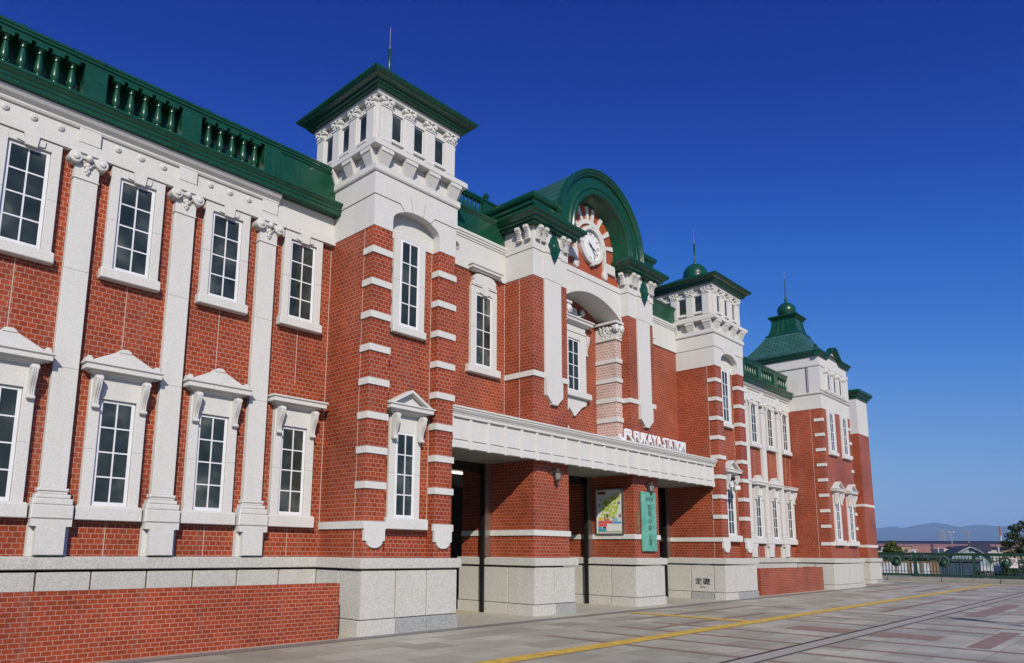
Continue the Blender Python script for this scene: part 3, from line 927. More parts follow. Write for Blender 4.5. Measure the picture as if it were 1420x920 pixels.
    v = [(x0-.2, YT-.2, 11.56), (x1+.2, YT-.2, 11.56), (x1+.2, 13.72, 11.56), (x0-.2, 13.72, 11.56), (xc-.4, cy-.4, 12.08), (xc+.4, cy-.4, 12.08), (xc+.4, cy+.4, 12.08), (xc-.4, cy+.4, 12.08)]
    b.add(v, [(0, 1, 5, 4), (1, 2, 6, 5), (2, 3, 7, 6), (3, 0, 4, 7), (4, 5, 6, 7), (3, 2, 1, 0)])
    part('tower_roof', b, 'green', tw)
    b = MB(); b.lathe([(.47, 12.06), (.48, 12.12)]+[(.47*math.cos(t), 12.14+.53*math.sin(t)) for t in [i_*math.pi/2/10 for i_ in range(10)]]+[(.03, 12.67)], (xc, cy, 0), 28)
    part('dome', b, 'green', tw)
    b = MB(); b.lathe([(.05, 12.66), (.05, 12.74), (.035, 12.78), (.032, 13.45), (.04, 13.46), (.04, 13.52)], (xc, cy, 0), 10)
    b.lathe([(.03, 13.52), (.02, 13.56), (.014, 13.6), (.012, 14.05), (.002, 14.1)], (xc, cy, 0), 8, 'z', 1)
    part('lightning_rod', b, ['green', 'steel'], tw)
    # windows
    yr2 = yr
    window(xc-.02, yr2, 6.28, .55, 1.97, .17, .1, .06, .94, .155, .12)
    o = window(xc-.02, yr2, 2.22, .53, 1.80, .155, .36, .06, 1.12, .21, .20)
    dressed(o, xc-.02, yr2, 2.22, .53, 1.80, 1.24, .20, .28, .36, .33, .36, .52, True, .15)
    return tw
tower(8.46)
tower(23.69)

# --- link walls beside the gable -------------------------------------------
def link_part(x0, x1, wx):
    b = MB(); b.box(x0, x1, YW-.04, YW+.5, 8.92, 9.74); fr = part('frieze', b, 'white', st)
    b = MB(); b.mould([(x0, YW-.04), (x1, YW-.04)], [(-.02, 9.742), (.02, 9.742), (.02, 9.79), (.045, 9.80), (.045, 9.85), (.07, 9.865), (.07, 9.92), (.05, 9.95), (-.02, 9.95)])
    part('frieze_moulding', b, 'white', fr)
    b = MB(); b.mould([(x0, YW), (x1, YW)], [(-.3, 9.952), (.03, 9.952), (.02, 10.05), (.02, 10.50), (.05, 10.53), (.05, 10.56), (.08, 10.58), (.08, 10.64), (-.3, 10.66)])
    pa = part('parapet', b, 'green', st)
    if x0 < XC:
        b = MB(); yb = 13.5
        b.box(x0+.01, x1+.7, yb-.09, yb+.09, 10.2, 11.2); b.box(x0+.01, x1+.7, yb-.07, yb+.07, 11.58, 11.64); b.box(x0+.01, x1+.7, yb-.10, yb+.10, 11.641, 11.70)
        for k in range(19):
            q = x0+.15+k*.17
            b.lathe([(.05, 11.2), (.03, 11.23), (.055, 11.29), (.05, 11.36), (.028, 11.48), (.028, 11.53), (.045, 11.55), (.045, 11.58)], (q, yb, 0), 8)
        b.box(14.06, 14.42, yb-.08, yb+.08, 11.2, 11.58)
        b.lathe([(.09, 11.70), (.05, 11.76), (.10, 11.84), (.07, 11.92), (.001, 11.98)], (14.24, yb, 0), 12)
        part('roof_balustrade', b, 'green', pa)
    o = window(wx, YW, 6.34, .65, 1.99, .165, .17, .09, 1.22, .19, .14, key=True)
    # crest and hood over the window
    b = MB()
    b.prism([(wx-.46, 8.52), (wx+.46, 8.52), (wx+.46, 8.60), (wx+.41, 8.66), (wx+.44, 8.74), (wx+.34, 8.84), (wx+.2, 8.87), (wx-.2, 8.87), (wx-.34, 8.84), (wx-.44, 8.74), (wx-.41, 8.66), (wx-.46, 8.60)], 'y', YW-.11, YW+.01)
    b.box(wx-.03, wx+.03, YW-.128, YW-.11, 8.36, 8.86)
    for s in (-1, 1): b.box(wx+s*.25-.16, wx+s*.25+.16, YW-.118, YW-.11, 8.56, 8.58)
    part('window_crest', b, 'white', o)
    b = MB(); b.mould([(wx-.42, YW-.03), (wx-.42, YW-.05), (wx+.42, YW-.05), (wx+.42, YW-.03)], [(-.02, 8.90), (.10, 8.90), (.13, 8.94), (.16, 8.95), (.16, 9.0), (.19, 9.03), (.19, 9.06), (-.02, 9.07)])
    part('window_hood', b, 'white', o)
link_part(10.79, 14.17, 13.26)
link_part(20.31, 23.69, mirx(13.26))

# --- central block -----------------------------------------------------------
ZC = 8.94
for x0, x1 in ((14.17, 15.65), (18.83, 20.31)):
    left = x0 < XC
    b = MB(); b.box(x0, x1, YP, YW+.001, 4.05, ZC)
    pier = part('gable_pier', b, 'brick', st)
    # band
    b = MB(); path = [(x0, YW-.001), (x0, YP), (x1, YP), (x1, YW-.001)]
    b.mould(path, [(-.05, 6.16), (.035, 6.16), (.035, 6.305), (-.05, 6.305)])
    part('stone_band', b, 'white', pier)
    sx0, sx1 = (14.62, 15.32) if left else (19.31, 20.03)
    c = (sx0+sx1)/2
    b = MB(); b.bbox(sx0, sx1, YP-.07, YP+.01, 6.18, ZC+.002, .01); part('stone_strip', b, 'white', pier)
    poly = [(sx0, 6.175), (sx0, 5.70), (c-.13, 5.50), (c-.13, 5.47), (c+.13, 5.47), (c+.13, 5.50), (sx1, 5.70), (sx1, 6.175)]
    b = MB(); b.prism(poly, 'y', YP-.10, YP+.01); part('strip_pendant', b, 'white', pier)
    # white stone head
    b = MB(); o = .015
    b.box(x0-o, x1+o, YP-o, YW+.3, ZC+.003, 9.69); b.box(x0-.035, x1+.035, YP-.035, YW+.3, 9.705, 10.33); b.box(x0, x1, YP, YW, 9.69, 9.7045)
    b.box(sx0, sx1, YP-.075, YP-o-.0005, ZC+.006, 9.688); b.box(sx0, sx1, YP-.095, YP-.0355, 9.707, 10.32)
    part('pier_head', b, 'white', pier)
    # consoles
    def cons():
        b = MB(); n = 14; h = .37
        pr = []
        for i in range(n+1):
            t = i/n
            pr.append((-.15*(1-t)**.9-.045-.016*math.sin(t*9), -h*t))
        b.prism([(.02, 0)]+pr+[(.02, -h)], 'x', -.062, .062)
        b.lathe([(.03, -.075), (.05, -.07), (.055, 0), (.05, .07), (.03, .075)], (0, -.15, -.05), 12, 'x')
        b.lathe([(.02, -.085), (.035, -.08), (.038, 0), (.035, .08), (.02, .085)], (0, -.06, -h+.02), 10, 'x')
        for k in range(5):
            b.lathe([(.008, -.045), (.013, 0), (.008, .045)], (0, pr[3+k*2][0]-.003, pr[3+k*2][1]), 8, 'x')
        return b
    for q in (x0+.12, x0+.36, x1-.36, x1-.12):
        sub('console', (), cons, 'white', pier, (q, YP-.035, 10.325))
    for yy in (YP+.10, YP+.40):
        o_ = sub('console', (), cons, 'white', pier, (x0-.035, yy, 10.325)); o_.rotation_euler.z = -math.pi/2
        o_ = sub('console', (), cons, 'white', pier, (x1+.035, yy, 10.325)); o_.rotation_euler.z = math.pi/2
    # green lozenge
    zc = 9.93
    poly = []
    for k in range(48):
        t = 2*math.pi*k/48
        rr = 1/(abs(math.cos(t))**1.45+abs(math.sin(t))**1.45)**(1/1.45)
        rr *= 1+.07*math.cos(8*t)
        poly.append((c+.25*rr*math.cos(t), zc+.32*rr*math.sin(t)))
    b = MB(); b.prism(poly, 'y', YP-.125, YP-.094, 0, True)
    b.lathe([(.125, .12), (.13, .14), (.10, .155), (.085, .15), (.06, .175), (.001, .19)], (c, YP, zc), 18, 'y')
    b.v = [v if v[1] > YP-.1201 or abs(v[0]-c) > .135 else (v[0], v[1], zc+(v[2]-zc)*1.35) for v in b.v]
    part('green_lozenge', b, 'green', pier)
    # main green cornice round the pier head
    pth = [(x0, 15.5), (x0, YP), (x1, YP), (x1, 12.0)] if left else [(x0, 12.0), (x0, YP), (x1, YP), (x1, 15.5)]
    b = MB(); b.mould(pth, [(-.3, 10.332), (.20, 10.332), (.215, 10.345), (.215, 10.40), (.285, 10.415), (.285, 10.475), (.30, 10.49), (.37, 10.515), (.375, 10.54), (.415, 10.57), (.435, 10.60), (.435, 10.665), (.42, 10.675), (-.3, 10.70)])
    part('gable_cornice', b, 'green', st)
    pth2 = [(x0, 15.5), (x0, YP), (x1-.02, YP)] if left else [(x0+.02, YP), (x1, YP), (x1, 15.5)]
    b = MB(); b.mould(pth2, [(-.5, 10.695), (-.06, 10.695), (-.06, 10.86), (.0, 10.88), (.0, 10.945), (.015, 10.955), (.065, 10.975), (.065, 11.06), (.08, 11.075), (.13, 11.12), (.145, 11.16), (.155, 11.17), (.155, 11.255), (-.5, 11.30)])
    part('attic_cornice', b, 'green', st)
b = MB(); b.box(14.5, 20.0, 12.4, 15.5, 9.5, 11.2); b.prism(arcpts(XC, 10.83, 2.09, 5, 175, 30), 'y', 15.2, 15.3); part('attic_wall', b, 'green', st)
b = MB(); b.box(14.0, 20.45, 15.5, 16.5, 9, 11.2); part('attic_back', b, 'green', st)

# arch of white stone between the piers
YA = 11.92
def segarch(x0, x1, zs, rise, n=20):
    c = (x1-x0)/2; r_ = (c*c+rise*rise)/(2*rise); xc = (x0+x1)/2; zc = zs+rise-r_
    a = math.asin(c/r_)
    return [(xc+r_*math.sin(-a+2*a*i/n), zc+r_*math.cos(-a+2*a*i/n)) for i in range(n+1)]
ar = segarch(15.66, 18.82, 8.74, .53)
b = MB()
b.prism([(15.66, 9.88), (15.66, 8.74)]+ar[1:-1]+[(18.82, 8.74), (18.82, 9.88)], 'y', YA, YW-.001)
hood_o = segarch(15.665, 18.815, 8.92, .50); hood_i = segarch(15.665, 18.815, 8.905, .50)
ra = segarch(15.662, 18.818, 8.745, .53); rbb = segarch(15.664, 18.816, 8.90, .52)
b.ring(ra, rbb, 'y', YA-.035, YA-.0005, 0, False, False)
b.box(15.663, 18.817, YA-.02, YA-.0005, 9.70, 9.87)
arch_o = part('stone_arch', b, 'white', st)
# brick columns carrying the arch
for q0, q1 in ((15.66, 15.98), (18.50, 18.82)):
    b = MB(); b.box(q0, q1, YA+.02, YW-.001, 4.3, 8.16); colm = part('pink_column', b, 'brick_pink', st)
    for z in (4.95, 5.55, 6.17, 6.80, 7.42):
        b = MB(); b.box(q0-.03 if q0 > XC else q0, q1+.03 if q0 < XC else q1, YA-.02, YW-.01, z, z+.135); part('stone_band', b, 'white', colm)
    b = MB(); cxx = (q0+q1)/2
    b.box(q0-.02, q1+.0, YA+.0, YW-.02, 8.16, 8.62); b.box(q0-.045, q1+.0, YA-.025, YW-.02, 8.155, 8.2)
    b.box(q0-.13 if q0 > XC else q0, q1 if q0 > XC else q1+.13, YA-.11, YW-.02, 8.66, 8.73)
    ss = -1 if q0 > XC else 1
    ex = q0 if q0 > XC else q1
    for (dx, dz, r_) in ((0, .0, .13),):
        b.lathe([(.10, -.02), (.12, 0), (.12, .10), (.07, .115), (.05, .14), (.001, .145)], (ex+ss*.03, YA, 8.50), 16, 'y')
        b.lathe([(.10, -.02), (.12, 0), (.12, .10), (.07, .115), (.05, .14), (.001, .145)], ((q1 if q0 > XC else q0)-ss*-.0+ss*.08, YA+.0, 8.52), 14, 'y')
    random.seed(11)
    for k in range(60):
        fx = random.uniform(0, 1); fz = random.uniform(0, 1)
        b.ball((q0+fx*(q1-q0), YA-.01-.05*fz, 8.20+fz*.42), random.uniform(.025, .05), 6, 4, 0, (1, .8, 1.2))
        b.ball((ex+ss*(.0+.05*fz), YA+.05+fx*.5, 8.20+fz*.42), random.uniform(.025, .05), 6, 4, 0, (.8, 1, 1.2))
    part('leafy_capital', b, 'white', colm)
# window under the arch
o = window(XC, YW, 6.36, .62, 1.66, .29, .20, .10, 1.5, .17, .20, key=False)
b = MB()
b.box(XC-.61, XC+.61, YW-.12, YW, 8.225, 8.28); b.box(XC-.60, XC+.60, YW-.08, YW, 8.281, 8.47)
b.mould([(XC-.66, YW-.03), (XC-.66, YW-.06), (XC+.66, YW-.06), (XC+.66, YW-.03)], [(-.02, 8.47), (.06, 8.47), (.10, 8.52), (.17, 8.54), (.17, 8.60), (.21, 8.63), (.21, 8.67), (-.02, 8.69)])
part('window_cornice', b, 'white', o)
b = MB()
for s in (-1, 1):
    b.lathe([(.001, .0), (.10, .01), (.11, .08), (.05, .12), (.001, .13)], (XC+s*.42, YW-.05, 8.93), 14, 'y')
    b.tube([(XC+s*.34, YW-.1, 8.84), (XC+s*.25, YW-.1, 8.76), (XC+s*.12, YW-.1, 8.74)], .05, 8)
b.prism([(XC-.14, 8.69), (XC+.14, 8.69), (XC+.16, 8.82), (XC+.07, 8.99), (XC-.07, 8.99), (XC-.16, 8.82)], 'y', YW-.13, YW-.01)
part('broken_pediment', b, 'white', o)
for s in (-1, 1):
    sub('bracket', ('c',), lambda: console_mb(.12, .6, .13), 'white', o, (XC+s*.665, YW-.02, 8.22))
b = MB(); b.prism([(XC-.62, 6.185), (XC-.60, 6.02), (XC-.38, 5.93), (XC-.10, 5.70), (XC-.04, 5.63), (XC+.04, 5.63), (XC+.10, 5.70), (XC+.38, 5.93), (XC+.60, 6.02), (XC+.62, 6.185)], 'y', YW-.09, YW+.01)
part('sill_pendant', b, 'white', o)

# gable: red tympanum, green arched hood, barrel roof
GC = 10.83
YG = 11.97
tym = arcpts(XC, GC, 1.27, 0, 180, 40)
b = MB(); b.prism([(XC-1.55, 9.86)]+[(XC-1.55, 9.95), (XC-1.30, 10.4)]+tym[::-1]+[(XC+1.30, 10.4), (XC+1.55, 9.95), (XC+1.55, 9.86)], 'y', YG, YG+.3)
part('tympanum', b, 'red_plaster', st)
b = MB()
rg = [(XC-.82, 10.22)]+arcpts(XC, GC, .82, 180, 0, 40)+[(XC+.82, 10.22)]
ri = [(XC-.69, 10.22)]+arcpts(XC, GC, .69, 180, 0, 40)+[(XC+.69, 10.22)]
b.ring(rg, ri, 'y', YG-.05, YG+.01, 0, False, False)
part('stone_ring', b, 'white', st)
for k, a in enumerate((12, 36, 60, 82, 98, 120, 144, 168)):
    ca, sa = math.cos(R(a)), math.sin(R(a))
    w0, w1 = .05, .075
    pts = [(XC+.80*ca+w0*sa, GC+.80*sa-w0*ca), (XC+1.235*ca+w1*sa, GC+1.235*sa-w1*ca), (XC+1.235*ca-w1*sa, GC+1.235*sa+w1*ca), (XC+.80*ca-w0*sa, GC+.80*sa+w0*ca)]
    b = MB(); b.prism(pts, 'y', YG-.045, YG+.01); part('ring_spoke', b, 'white', st)
for s in (-1, 1):
    b = MB(); b.box(XC+s*.98-.30, XC+s*.98+.30, YG-.07, YG+.01, 10.2, 10.5)
    b.lathe([(.12, .0), (.12, .07), (.08, .09), (.001, .095)], (XC+s*.75, YG, 10.08), 16, 'y')
    b.v = [v if not (v[2] < 10.199) else (v[0], v[1], 10.08+(v[2]-10.08)*1.35) for v in b.v]
    part('ring_foot', b, 'white', st)
# hood profile revolved round the gable axis (r, depth from front)
YF = 11.44
hp = [(1.26, .56), (1.40, .10), (1.40, .03), (1.44, .0), (1.50, .0), (1.53, .03), (1.58, .03), (1.60, .0), (1.66, .0), (1.69, .04), (1.70, .07), (1.96, .07), (1.98, .05), (1.98, .01), (2.03, -.01), (2.06, -.05), (2.10, -.05), (2.13, -.08), (2.16, -.08), (2.17, -.05), (2.17, .12), (2.11, .13), (2.09, .50)]
b = MB()
nseg = 56
zl = 10.66
rows = []
ang = [None]+[180-180*i/nseg for i in range(nseg+1)]+[None]
for idx, a in enumerate(ang):
    row = []
    for r_, d_ in hp:
        if a is None:
            s = -1 if idx == 0 else 1
            row.append((XC+s*r_, YF+d_, zl))
        else:
            row.append((XC+r_*math.cos(R(a)), YF+d_, GC+r_*math.sin(R(a))))
    rows.append(row)
k = len(hp)
vs = [p for row in rows for p in row]
fs = []
for i in range(len(rows)-1):
    for j in range(k-1):
        fs.append((i*k+j, (i+1)*k+j, (i+1)*k+j+1, i*k+j+1))
b.add(vs, fs, 0, True)
hd_ = part('arched_hood', b, 'green', st); hd_.data.set_sharp_from_angle(angle=.25)
b = MB()
b.ring([(XC+2.135, 10.7)]+arcpts(XC, GC, 2.135, 0, 180, 48)+[(XC-2.135, 10.7)], [(XC+2.10, 10.7)]+arcpts(XC, GC, 2.10, 0, 180, 48)+[(XC-2.10, 10.7)], 'y', YF+.121, 15.4, 0, False)
roof = part('barrel_roof', b, 'seam', st)
uvl = roof.data.uv_layers.new(name='UVMap')
for p in roof.data.polygons:
    for li in p.loop_indices:
        co = roof.data.vertices[roof.data.loops[li].vertex_index].co
        wx, wz = co.x+roof.location.x+XC-XC+0, co.z
        X = co.x+WLOC[roof.name].x-XC; Z = co.z+WLOC[roof.name].z-GC
        uvl.data[li].uv = (co.y, math.atan2(Z, X)*2.135+10)

# --- canopy over the entrance
b = MB(); b.box(10.8, 23.685, 11.42, 11.44, 3.88, 4.62); b.box(10.8, 23.685, 11.395, 11.4195, 4.085, 4.60)
cx_ = part('canopy', b, 'white', st)
b = MB(); b.box(10.8, 23.685, 11.441, 12.68, 4.56, 4.80); b.box(15.66, 18.82, 11.441, 12.68, 4.4, 4.56); part('canopy_deck', b, 'white', cx_)
b = MB(); b.mould([(10.8, 11.38), (23.685, 11.38)], [(-.03, 4.57), (.03, 4.57), (.045, 4.58), (.045, 4.64), (.06, 4.65), (.06, 4.67), (.085, 4.685), (.10, 4.71), (.12, 4.73), (.12, 4.76), (.145, 4.775), (.145, 4.815), (-.05, 4.822)])
part('canopy_cornice', b, 'white', cx_)
b = MB()
n = 21
for i in range(n+1):
    q = 10.95+i*(23.55-10.95)/n
    b.bbox(q-.045, q+.045, 11.355, 11.419, 4.062, 4.57, .006); b.bbox(q-.055, q+.055, 11.335, 11.419, 3.865, 4.06, .006)
    if i < n:
        q2 = q+(23.55-10.95)/n
        b.bbox(q+.0555, q2-.0555, 11.352, 11.4195, 3.885, 4.035, .006)
part('canopy_panels', b, 'white', cx_)

# --- far pavilion ------------------------------------------------------------
PX0, PX1, PY = 34.15, 38.05, 11.12
pcx = (PX0+PX1)/2
b = MB(); b.box(PX0, PX1, PY, 15.1, ZG, ZB); pav = part('pavilion', b, 'brick', st)
for z in QZ:
    for q in ((PX0-.03, PX0+.14, PY-.03, PY+.36), (PX1-.30, PX1+.03, PY-.03, PY+.2)):
        b = MB(); b.box(*q, z, z+.135)
        part('quoin_stone', b, 'white', pav)
b = MB(); b.mould([(PX0, PY+.40), (PX0, PY), (PX1, PY), (PX1, 14)], [(-.05, 2.0), (.035, 2.0), (.035, 2.145), (-.05, 2.145)]); part('stone_band', b, 'white', pav)
for q in (PX0+1.06, PX0+2.90):
    window(q, PY, 6.28, .55, 1.85, .2, .12, .07, 1.05, .16, .14)
    o = window(q, PY, 2.22, .53, 1.80, .155, .36, .07, 1.15, .21, .18)
    dressed(o, q, PY, 2.22, .53, 1.80, 1.24, .20, .26, .36, .33, .36, .52, True, .15)
psq = [(PX0, 15.1), (PX0, PY), (PX1, PY), (PX1, 15.1)]
b = MB(); b.box(PX0-.015, PX1+.015, PY-.015, 15.1, ZB, 8.88)
b.mould(psq, [(-.1, 8.881), (.03, 8.881), (.05, 8.90), (.08, 8.93), (.08, 8.97), (.03, 9.0), (-.1, 9.0)], 0, True)
b.box(PX0+.0, PX1-.0, PY+.0, 15.1, 9.001, 10.70)
b.box(PX0-.03, PX0+.42, PY-.03, PY+.48, 9.002, 10.2); b.box(PX1-.42, PX1+.03, PY-.03, PY+.48, 9.002, 10.2)
b.mould(psq, [(-.1, 10.22), (.04, 10.22), (.06, 10.25), (.06, 10.36), (-.1, 10.38)], 0, True)
part('stone_block', b, 'white', pav)
for k in range(4):
    q = PX0+.75+k*(PX1-PX0-1.5)/3
    b = MB(); b.bbox(q-.15, q+.15, PY-.08, PY+.01, 9.15, 10.0, .01); b.box(q-.2, q+.2, PY-.11, PY+.01, 9.98, 10.2)
    for s in (-1, 0, 1): b.ball((q+s*.13, PY-.1, 10.08), .07, 8, 5)
    part('attic_pilaster', b, 'white', pav)
for k in range(3):
    q = PX0+.75+(k+.5)*(PX1-PX0-1.5)/3
    o = sub('attic_window', ('p',), lambda: MB().box(-.2, -.14, -.05, .01, 0, .85).box(.14, .2, -.05, .01, 0, .85).box(-.14, .14, -.05, .01, .79, .85).box(-.22, .22, -.09, .01, -.07, -.001), 'white', pav, (q, PY, 9.2))
    sub('attic_sash', ('p',), lambda: sash_mb(.28, .79, 1, 2, .03, -.03), 'sash', pav, (q, PY, 9.2))
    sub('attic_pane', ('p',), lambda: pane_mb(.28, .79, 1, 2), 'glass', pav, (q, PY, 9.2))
b = MB(); b.mould([(PX0-.03, PY-.03), (PX1+.03, PY-.03)], [(-.02, 9.05), (.03, 9.05), (.05, 9.08), (.05, 9.12), (-.02, 9.14)]); part('ledge', b, 'white', pav)
# eaves with a raised segmental arch over the front
pr = [(-.1, 0), (.06, 0), (.08, .03), (.08, .07), (.13, .10), (.13, .14), (.18, .18), (.20, .19), (.20, .24), (-.1, .26)]
b = MB(); b.mould([(PX1, PY+.02), (PX1, 15.1), (PX0, 15.1), (PX0, PY+.02)], [(o_, 10.70+z_) for o_, z_ in pr])
fl = []
for i in range(41):
    x = PX0-.2+i*(PX1-PX0+.4)/40
    t = (x-pcx)/.95
    h = 0
    if abs(t) < 1: h = .52*(.5+.5*math.cos(math.pi*t))
    fl.append((x, h))
vs = []
for (x, h) in fl:
    for o_, z_ in pr: vs.append((x, PY-o_, 10.70+z_+h))
k = len(pr)
fs = [(i*k+a, (i+1)*k+a, (i+1)*k+(a+1) % k, i*k+(a+1) % k) for i in range(40) for a in range(k)]
fs += [tuple(range(k)), tuple(40*k+a for a in range(k))[::-1]]
b.add(vs, fs, 0)
part('pavilion_cornice', b, 'green', pav)
poly = [(PX0, 10.69)]+[(x, 10.705+h) for x, h in fl[3:-3]]+[(PX1, 10.69)]
b = MB(); b.prism(poly, 'y', PY+.001, PY+.10); part('front_gable', b, 'white', pav)
# bell-curved roof
ry = 13.1
def ringq(hx, hy, z): return [(pcx-hx, ry-hy, z), (pcx+hx, ry-hy, z), (pcx+hx, ry+hy, z), (pcx-hx, ry+hy, z)]
lv = []
for i in range(13):
    t = i/12
    lv.append((2.15-(2.15-.80)*(t**.62), 10.95+1.42*t))
b = MB(); vs = []; fs = []
for h, z in lv: vs += ringq(h, h, z)
for i in range(12):
    for a in range(4):
        fs.append((i*4+a, i*4+(a+1) % 4, (i+1)*4+(a+1) % 4, (i+1)*4+a))
b.add(vs, fs, 0, True)
rf = part('bell_roof', b, 'slate', pav)
uvl = rf.data.uv_layers.new(name='UVMap')
for p in rf.data.polygons:
    nn = p.normal
    for li in p.loop_indices:
        co = rf.data.vertices[rf.data.loops[li].vertex_index].co
        u = co.x if abs(nn.y) > abs(nn.x) else co.y
        uvl.data[li].uv = (u+10, co.z*1.35)
b = MB()
for z0, h0, z1, h1 in ((12.36, .82, 12.44, .80),):
    vs = ringq(h0, h0, z0)+ringq(h0, h0, z1)
    b.add(vs, [(0, 1, 5, 4), (1, 2, 6, 5), (2, 3, 7, 6), (3, 0, 4, 7), (4, 5, 6, 7), (3, 2, 1, 0)])
ln = [(.745, 12.44), (.66, 12.65), (.60, 12.9), (.565, 13.2)]
vs = []; fs = []
for h, z in ln: vs += ringq(h, h, z)
for i in range(3):
    for a in range(4): fs.append((i*4+a, i*4+(a+1) % 4, (i+1)*4+(a+1) % 4, (i+1)*4+a))
b.add(vs, fs)
for s in range(-2, 3):
    for axis in (0, 1):
        for sd in (-1, 1):
            for i in range(3):
                (h0, z0), (h1, z1) = ln[i], ln[i+1]
                if axis == 0: b.tube([(pcx+s*h0*.36, ry+sd*h0, z0), (pcx+s*h1*.36, ry+sd*h1, z1)], .012, 4)
                else: b.tube([(pcx+sd*h0, ry+s*h0*.36, z0), (pcx+sd*h1, ry+s*h1*.36, z1)], .012, 4)
b.mould([(pcx-.56, ry+.56), (pcx-.56, ry-.56), (pcx+.56, ry-.56), (pcx+.56, ry+.56)], [(-.3, 13.2), (.02, 13.2), (.05, 13.27), (.09, 13.30), (.12, 13.36), (.14, 13.37), (.14, 13.43), (-.3, 13.47)], 0, True)
b.box(pcx-.5, pcx+.5, ry-.5, ry+.5, 13.3, 13.46)
part('roof_lantern', b, 'green', pav)
b = MB(); b.ball((pcx, ry, 13.78), .45, 28, 16); b.lathe([(.12, 14.18), (.07, 14.24), (.06, 14.34), (.09, 14.36), (.09, 14.42), (.045, 14.45), (.03, 14.9), (.028, 15.45), (.03, 15.5)], (pcx, ry, 0), 12)
b.lathe([(.02, 15.5), (.012, 15.55), (.01, 15.9), (.002, 15.95)], (pcx, ry, 0), 8, 'z', 1)
part('ball_finial', b, ['green', 'steel'], pav)
b = MB(); b.lathe([(.2, 10.95), (.16, 11.05), (.11, 11.2), (.05, 11.3), (.09, 11.36), (.001, 11.44)], (PX0+.55, PY+.25, 0), 12); part('corner_finial', b, 'green', pav)
b = MB(); b.tube([(PX0-.03, PY+.55, 10.2), (PX0-.03, PY+.55, 8.9)], .014, 6); part('earth_cable', b, 'dark_metal', pav)

# end block
b = MB(); b.box(42.8, 44.6, 12.1, 16, ZG, 8.22); eb = part('end_block', b, 'brick', st)
b = MB(); b.box(42.79, 44.61, 12.09, 16, 8.22, 10.2); part('stone_block', b, 'white', eb)
for zz in (2.0, 4.2):
    b = MB(); b.mould([(42.8, 15.9), (42.8, 12.1), (44.6, 12.1), (44.6, 15.9)], [(-.05, zz), (.03, zz), (.03, zz+.14), (-.05, zz+.14)]); part('stone_band', b, 'white', eb)
b = MB(); b.mould([(42.8, 16), (42.8, 12.1), (44.6, 12.1), (44.6, 16)], [(-.4, 10.2), (.06, 10.2), (.08, 10.24), (.08, 10.30), (.17, 10.36), (.17, 10.42), (.27, 10.50), (.29, 10.56), (.29, 10.66), (-.4, 10.7)], 0, True)
part('end_cornice', b, 'green', eb)
# main roof behind the parapets
b = MB(); b.box(-3.4, 38.05, YW+.5, 19.6, 8.9, 9.05); part('flat_roof', b, 'green', st)
M['caulk'] = flat_mat('pale_joint_caulk', (0.60, 0.46, 0.40), .8)
def ejoint(x0, x1, y0, y1, z0, z1): part('expansion_joint', MB().box(x0, x1, y0, y1, z0, z1), 'caulk', st)
for X0 in (8.46, 23.69):
    ejoint(X0-.003, X0+.01, 11.488, 11.502, 2.15, 8.21); ejoint(X0-.003, X0+.01, 11.488, 11.502, 1.445, 1.995)
    ejoint(X0+1.822, X0+1.836, YT+.232, YT+.24, 2.2, 8.2)
ejoint(8.435, 8.449, YW-.003, YW+.01, 2.16, 8.15); ejoint(34.11, 34.124, YW-.003, YW+.01, 2.16, 8.15)
ejoint(14.145, 14.159, YW-.003, YW+.01, 4.85, 8.92); ejoint(14.167, 14.18, 12.14, 12.154, 4.85, 6.155); ejoint(14.167, 14.18, 12.14, 12.154, 6.31, 8.93)
ejoint(20.33, 20.344, YW-.003, YW+.01, 4.85, 8.92); ejoint(34.147, 34.16, 11.62, 11.634, 1.445, 8.2)
for x in WX:
    for q in (x, mirx(x)):
        ejoint(q-.006, q+.006, YW-.003, YW+.01, 4.96, 6.09); ejoint(q-.006, q+.006, YW-.003, YW+.01, 1.445, 2.015)
for px in PX:
    for q in (px, mirx(px)):
        part('panel_seam', MB().box(q+.02, q+.03, YW-.109, YW-.104, 9.09, 9.78), 'green', st)
for q in (7.45, mirx(7.45)): part('panel_seam', MB().box(q, q+.01, YW-.083, YW-.079, 9.09, 9.78), 'green', st)
# inscription on the corner stone
def text_mesh(s, size, extrude=0.0, bold=0.0):
    c = bpy.data.curves.new('t', 'FONT'); c.body = s; c.size = size; c.extrude = extrude; c.offset = bold
    c.align_x = 'CENTER'; c.align_y = 'CENTER'; c.space_character = 1.16
    c.resolution_u = 3
    o = bpy.data.objects.new('t', c); COL.objects.link(o)
    dg = bpy.context.evaluated_depsgraph_get()
    me = bpy.data.meshes.new_from_object(o.evaluated_get(dg))
    bpy.data.objects.remove(o); bpy.data.curves.remove(c)
    return me
def text_obj(name, s, size, mat, loc, face, parent, extrude=.003, bold=0.0, sx=1.0):
    me = text_mesh(s, size, extrude, bold)
    if face == '-y': rot = Matrix.Rotation(math.pi/2, 4, 'X')
    elif face == '-x': rot = Matrix.Rotation(-math.pi/2, 4, 'Z') @ Matrix.Rotation(math.pi/2, 4, 'X')
    me.transform(rot @ Matrix.Diagonal((sx, 1, 1, 1)))
    me.materials.clear(); me.materials.append(M[mat])
    me.name = name
    return link(name, me, parent, loc)
text_obj('inscription', '定礎', .23, 'black', (23.583, 11.93, .63), '-x', st, .003, .002, 1.15)
text_obj('inscription', '平成八年', .045, 'black', (23.583, 11.93, .45), '-x', st, .002, .001)

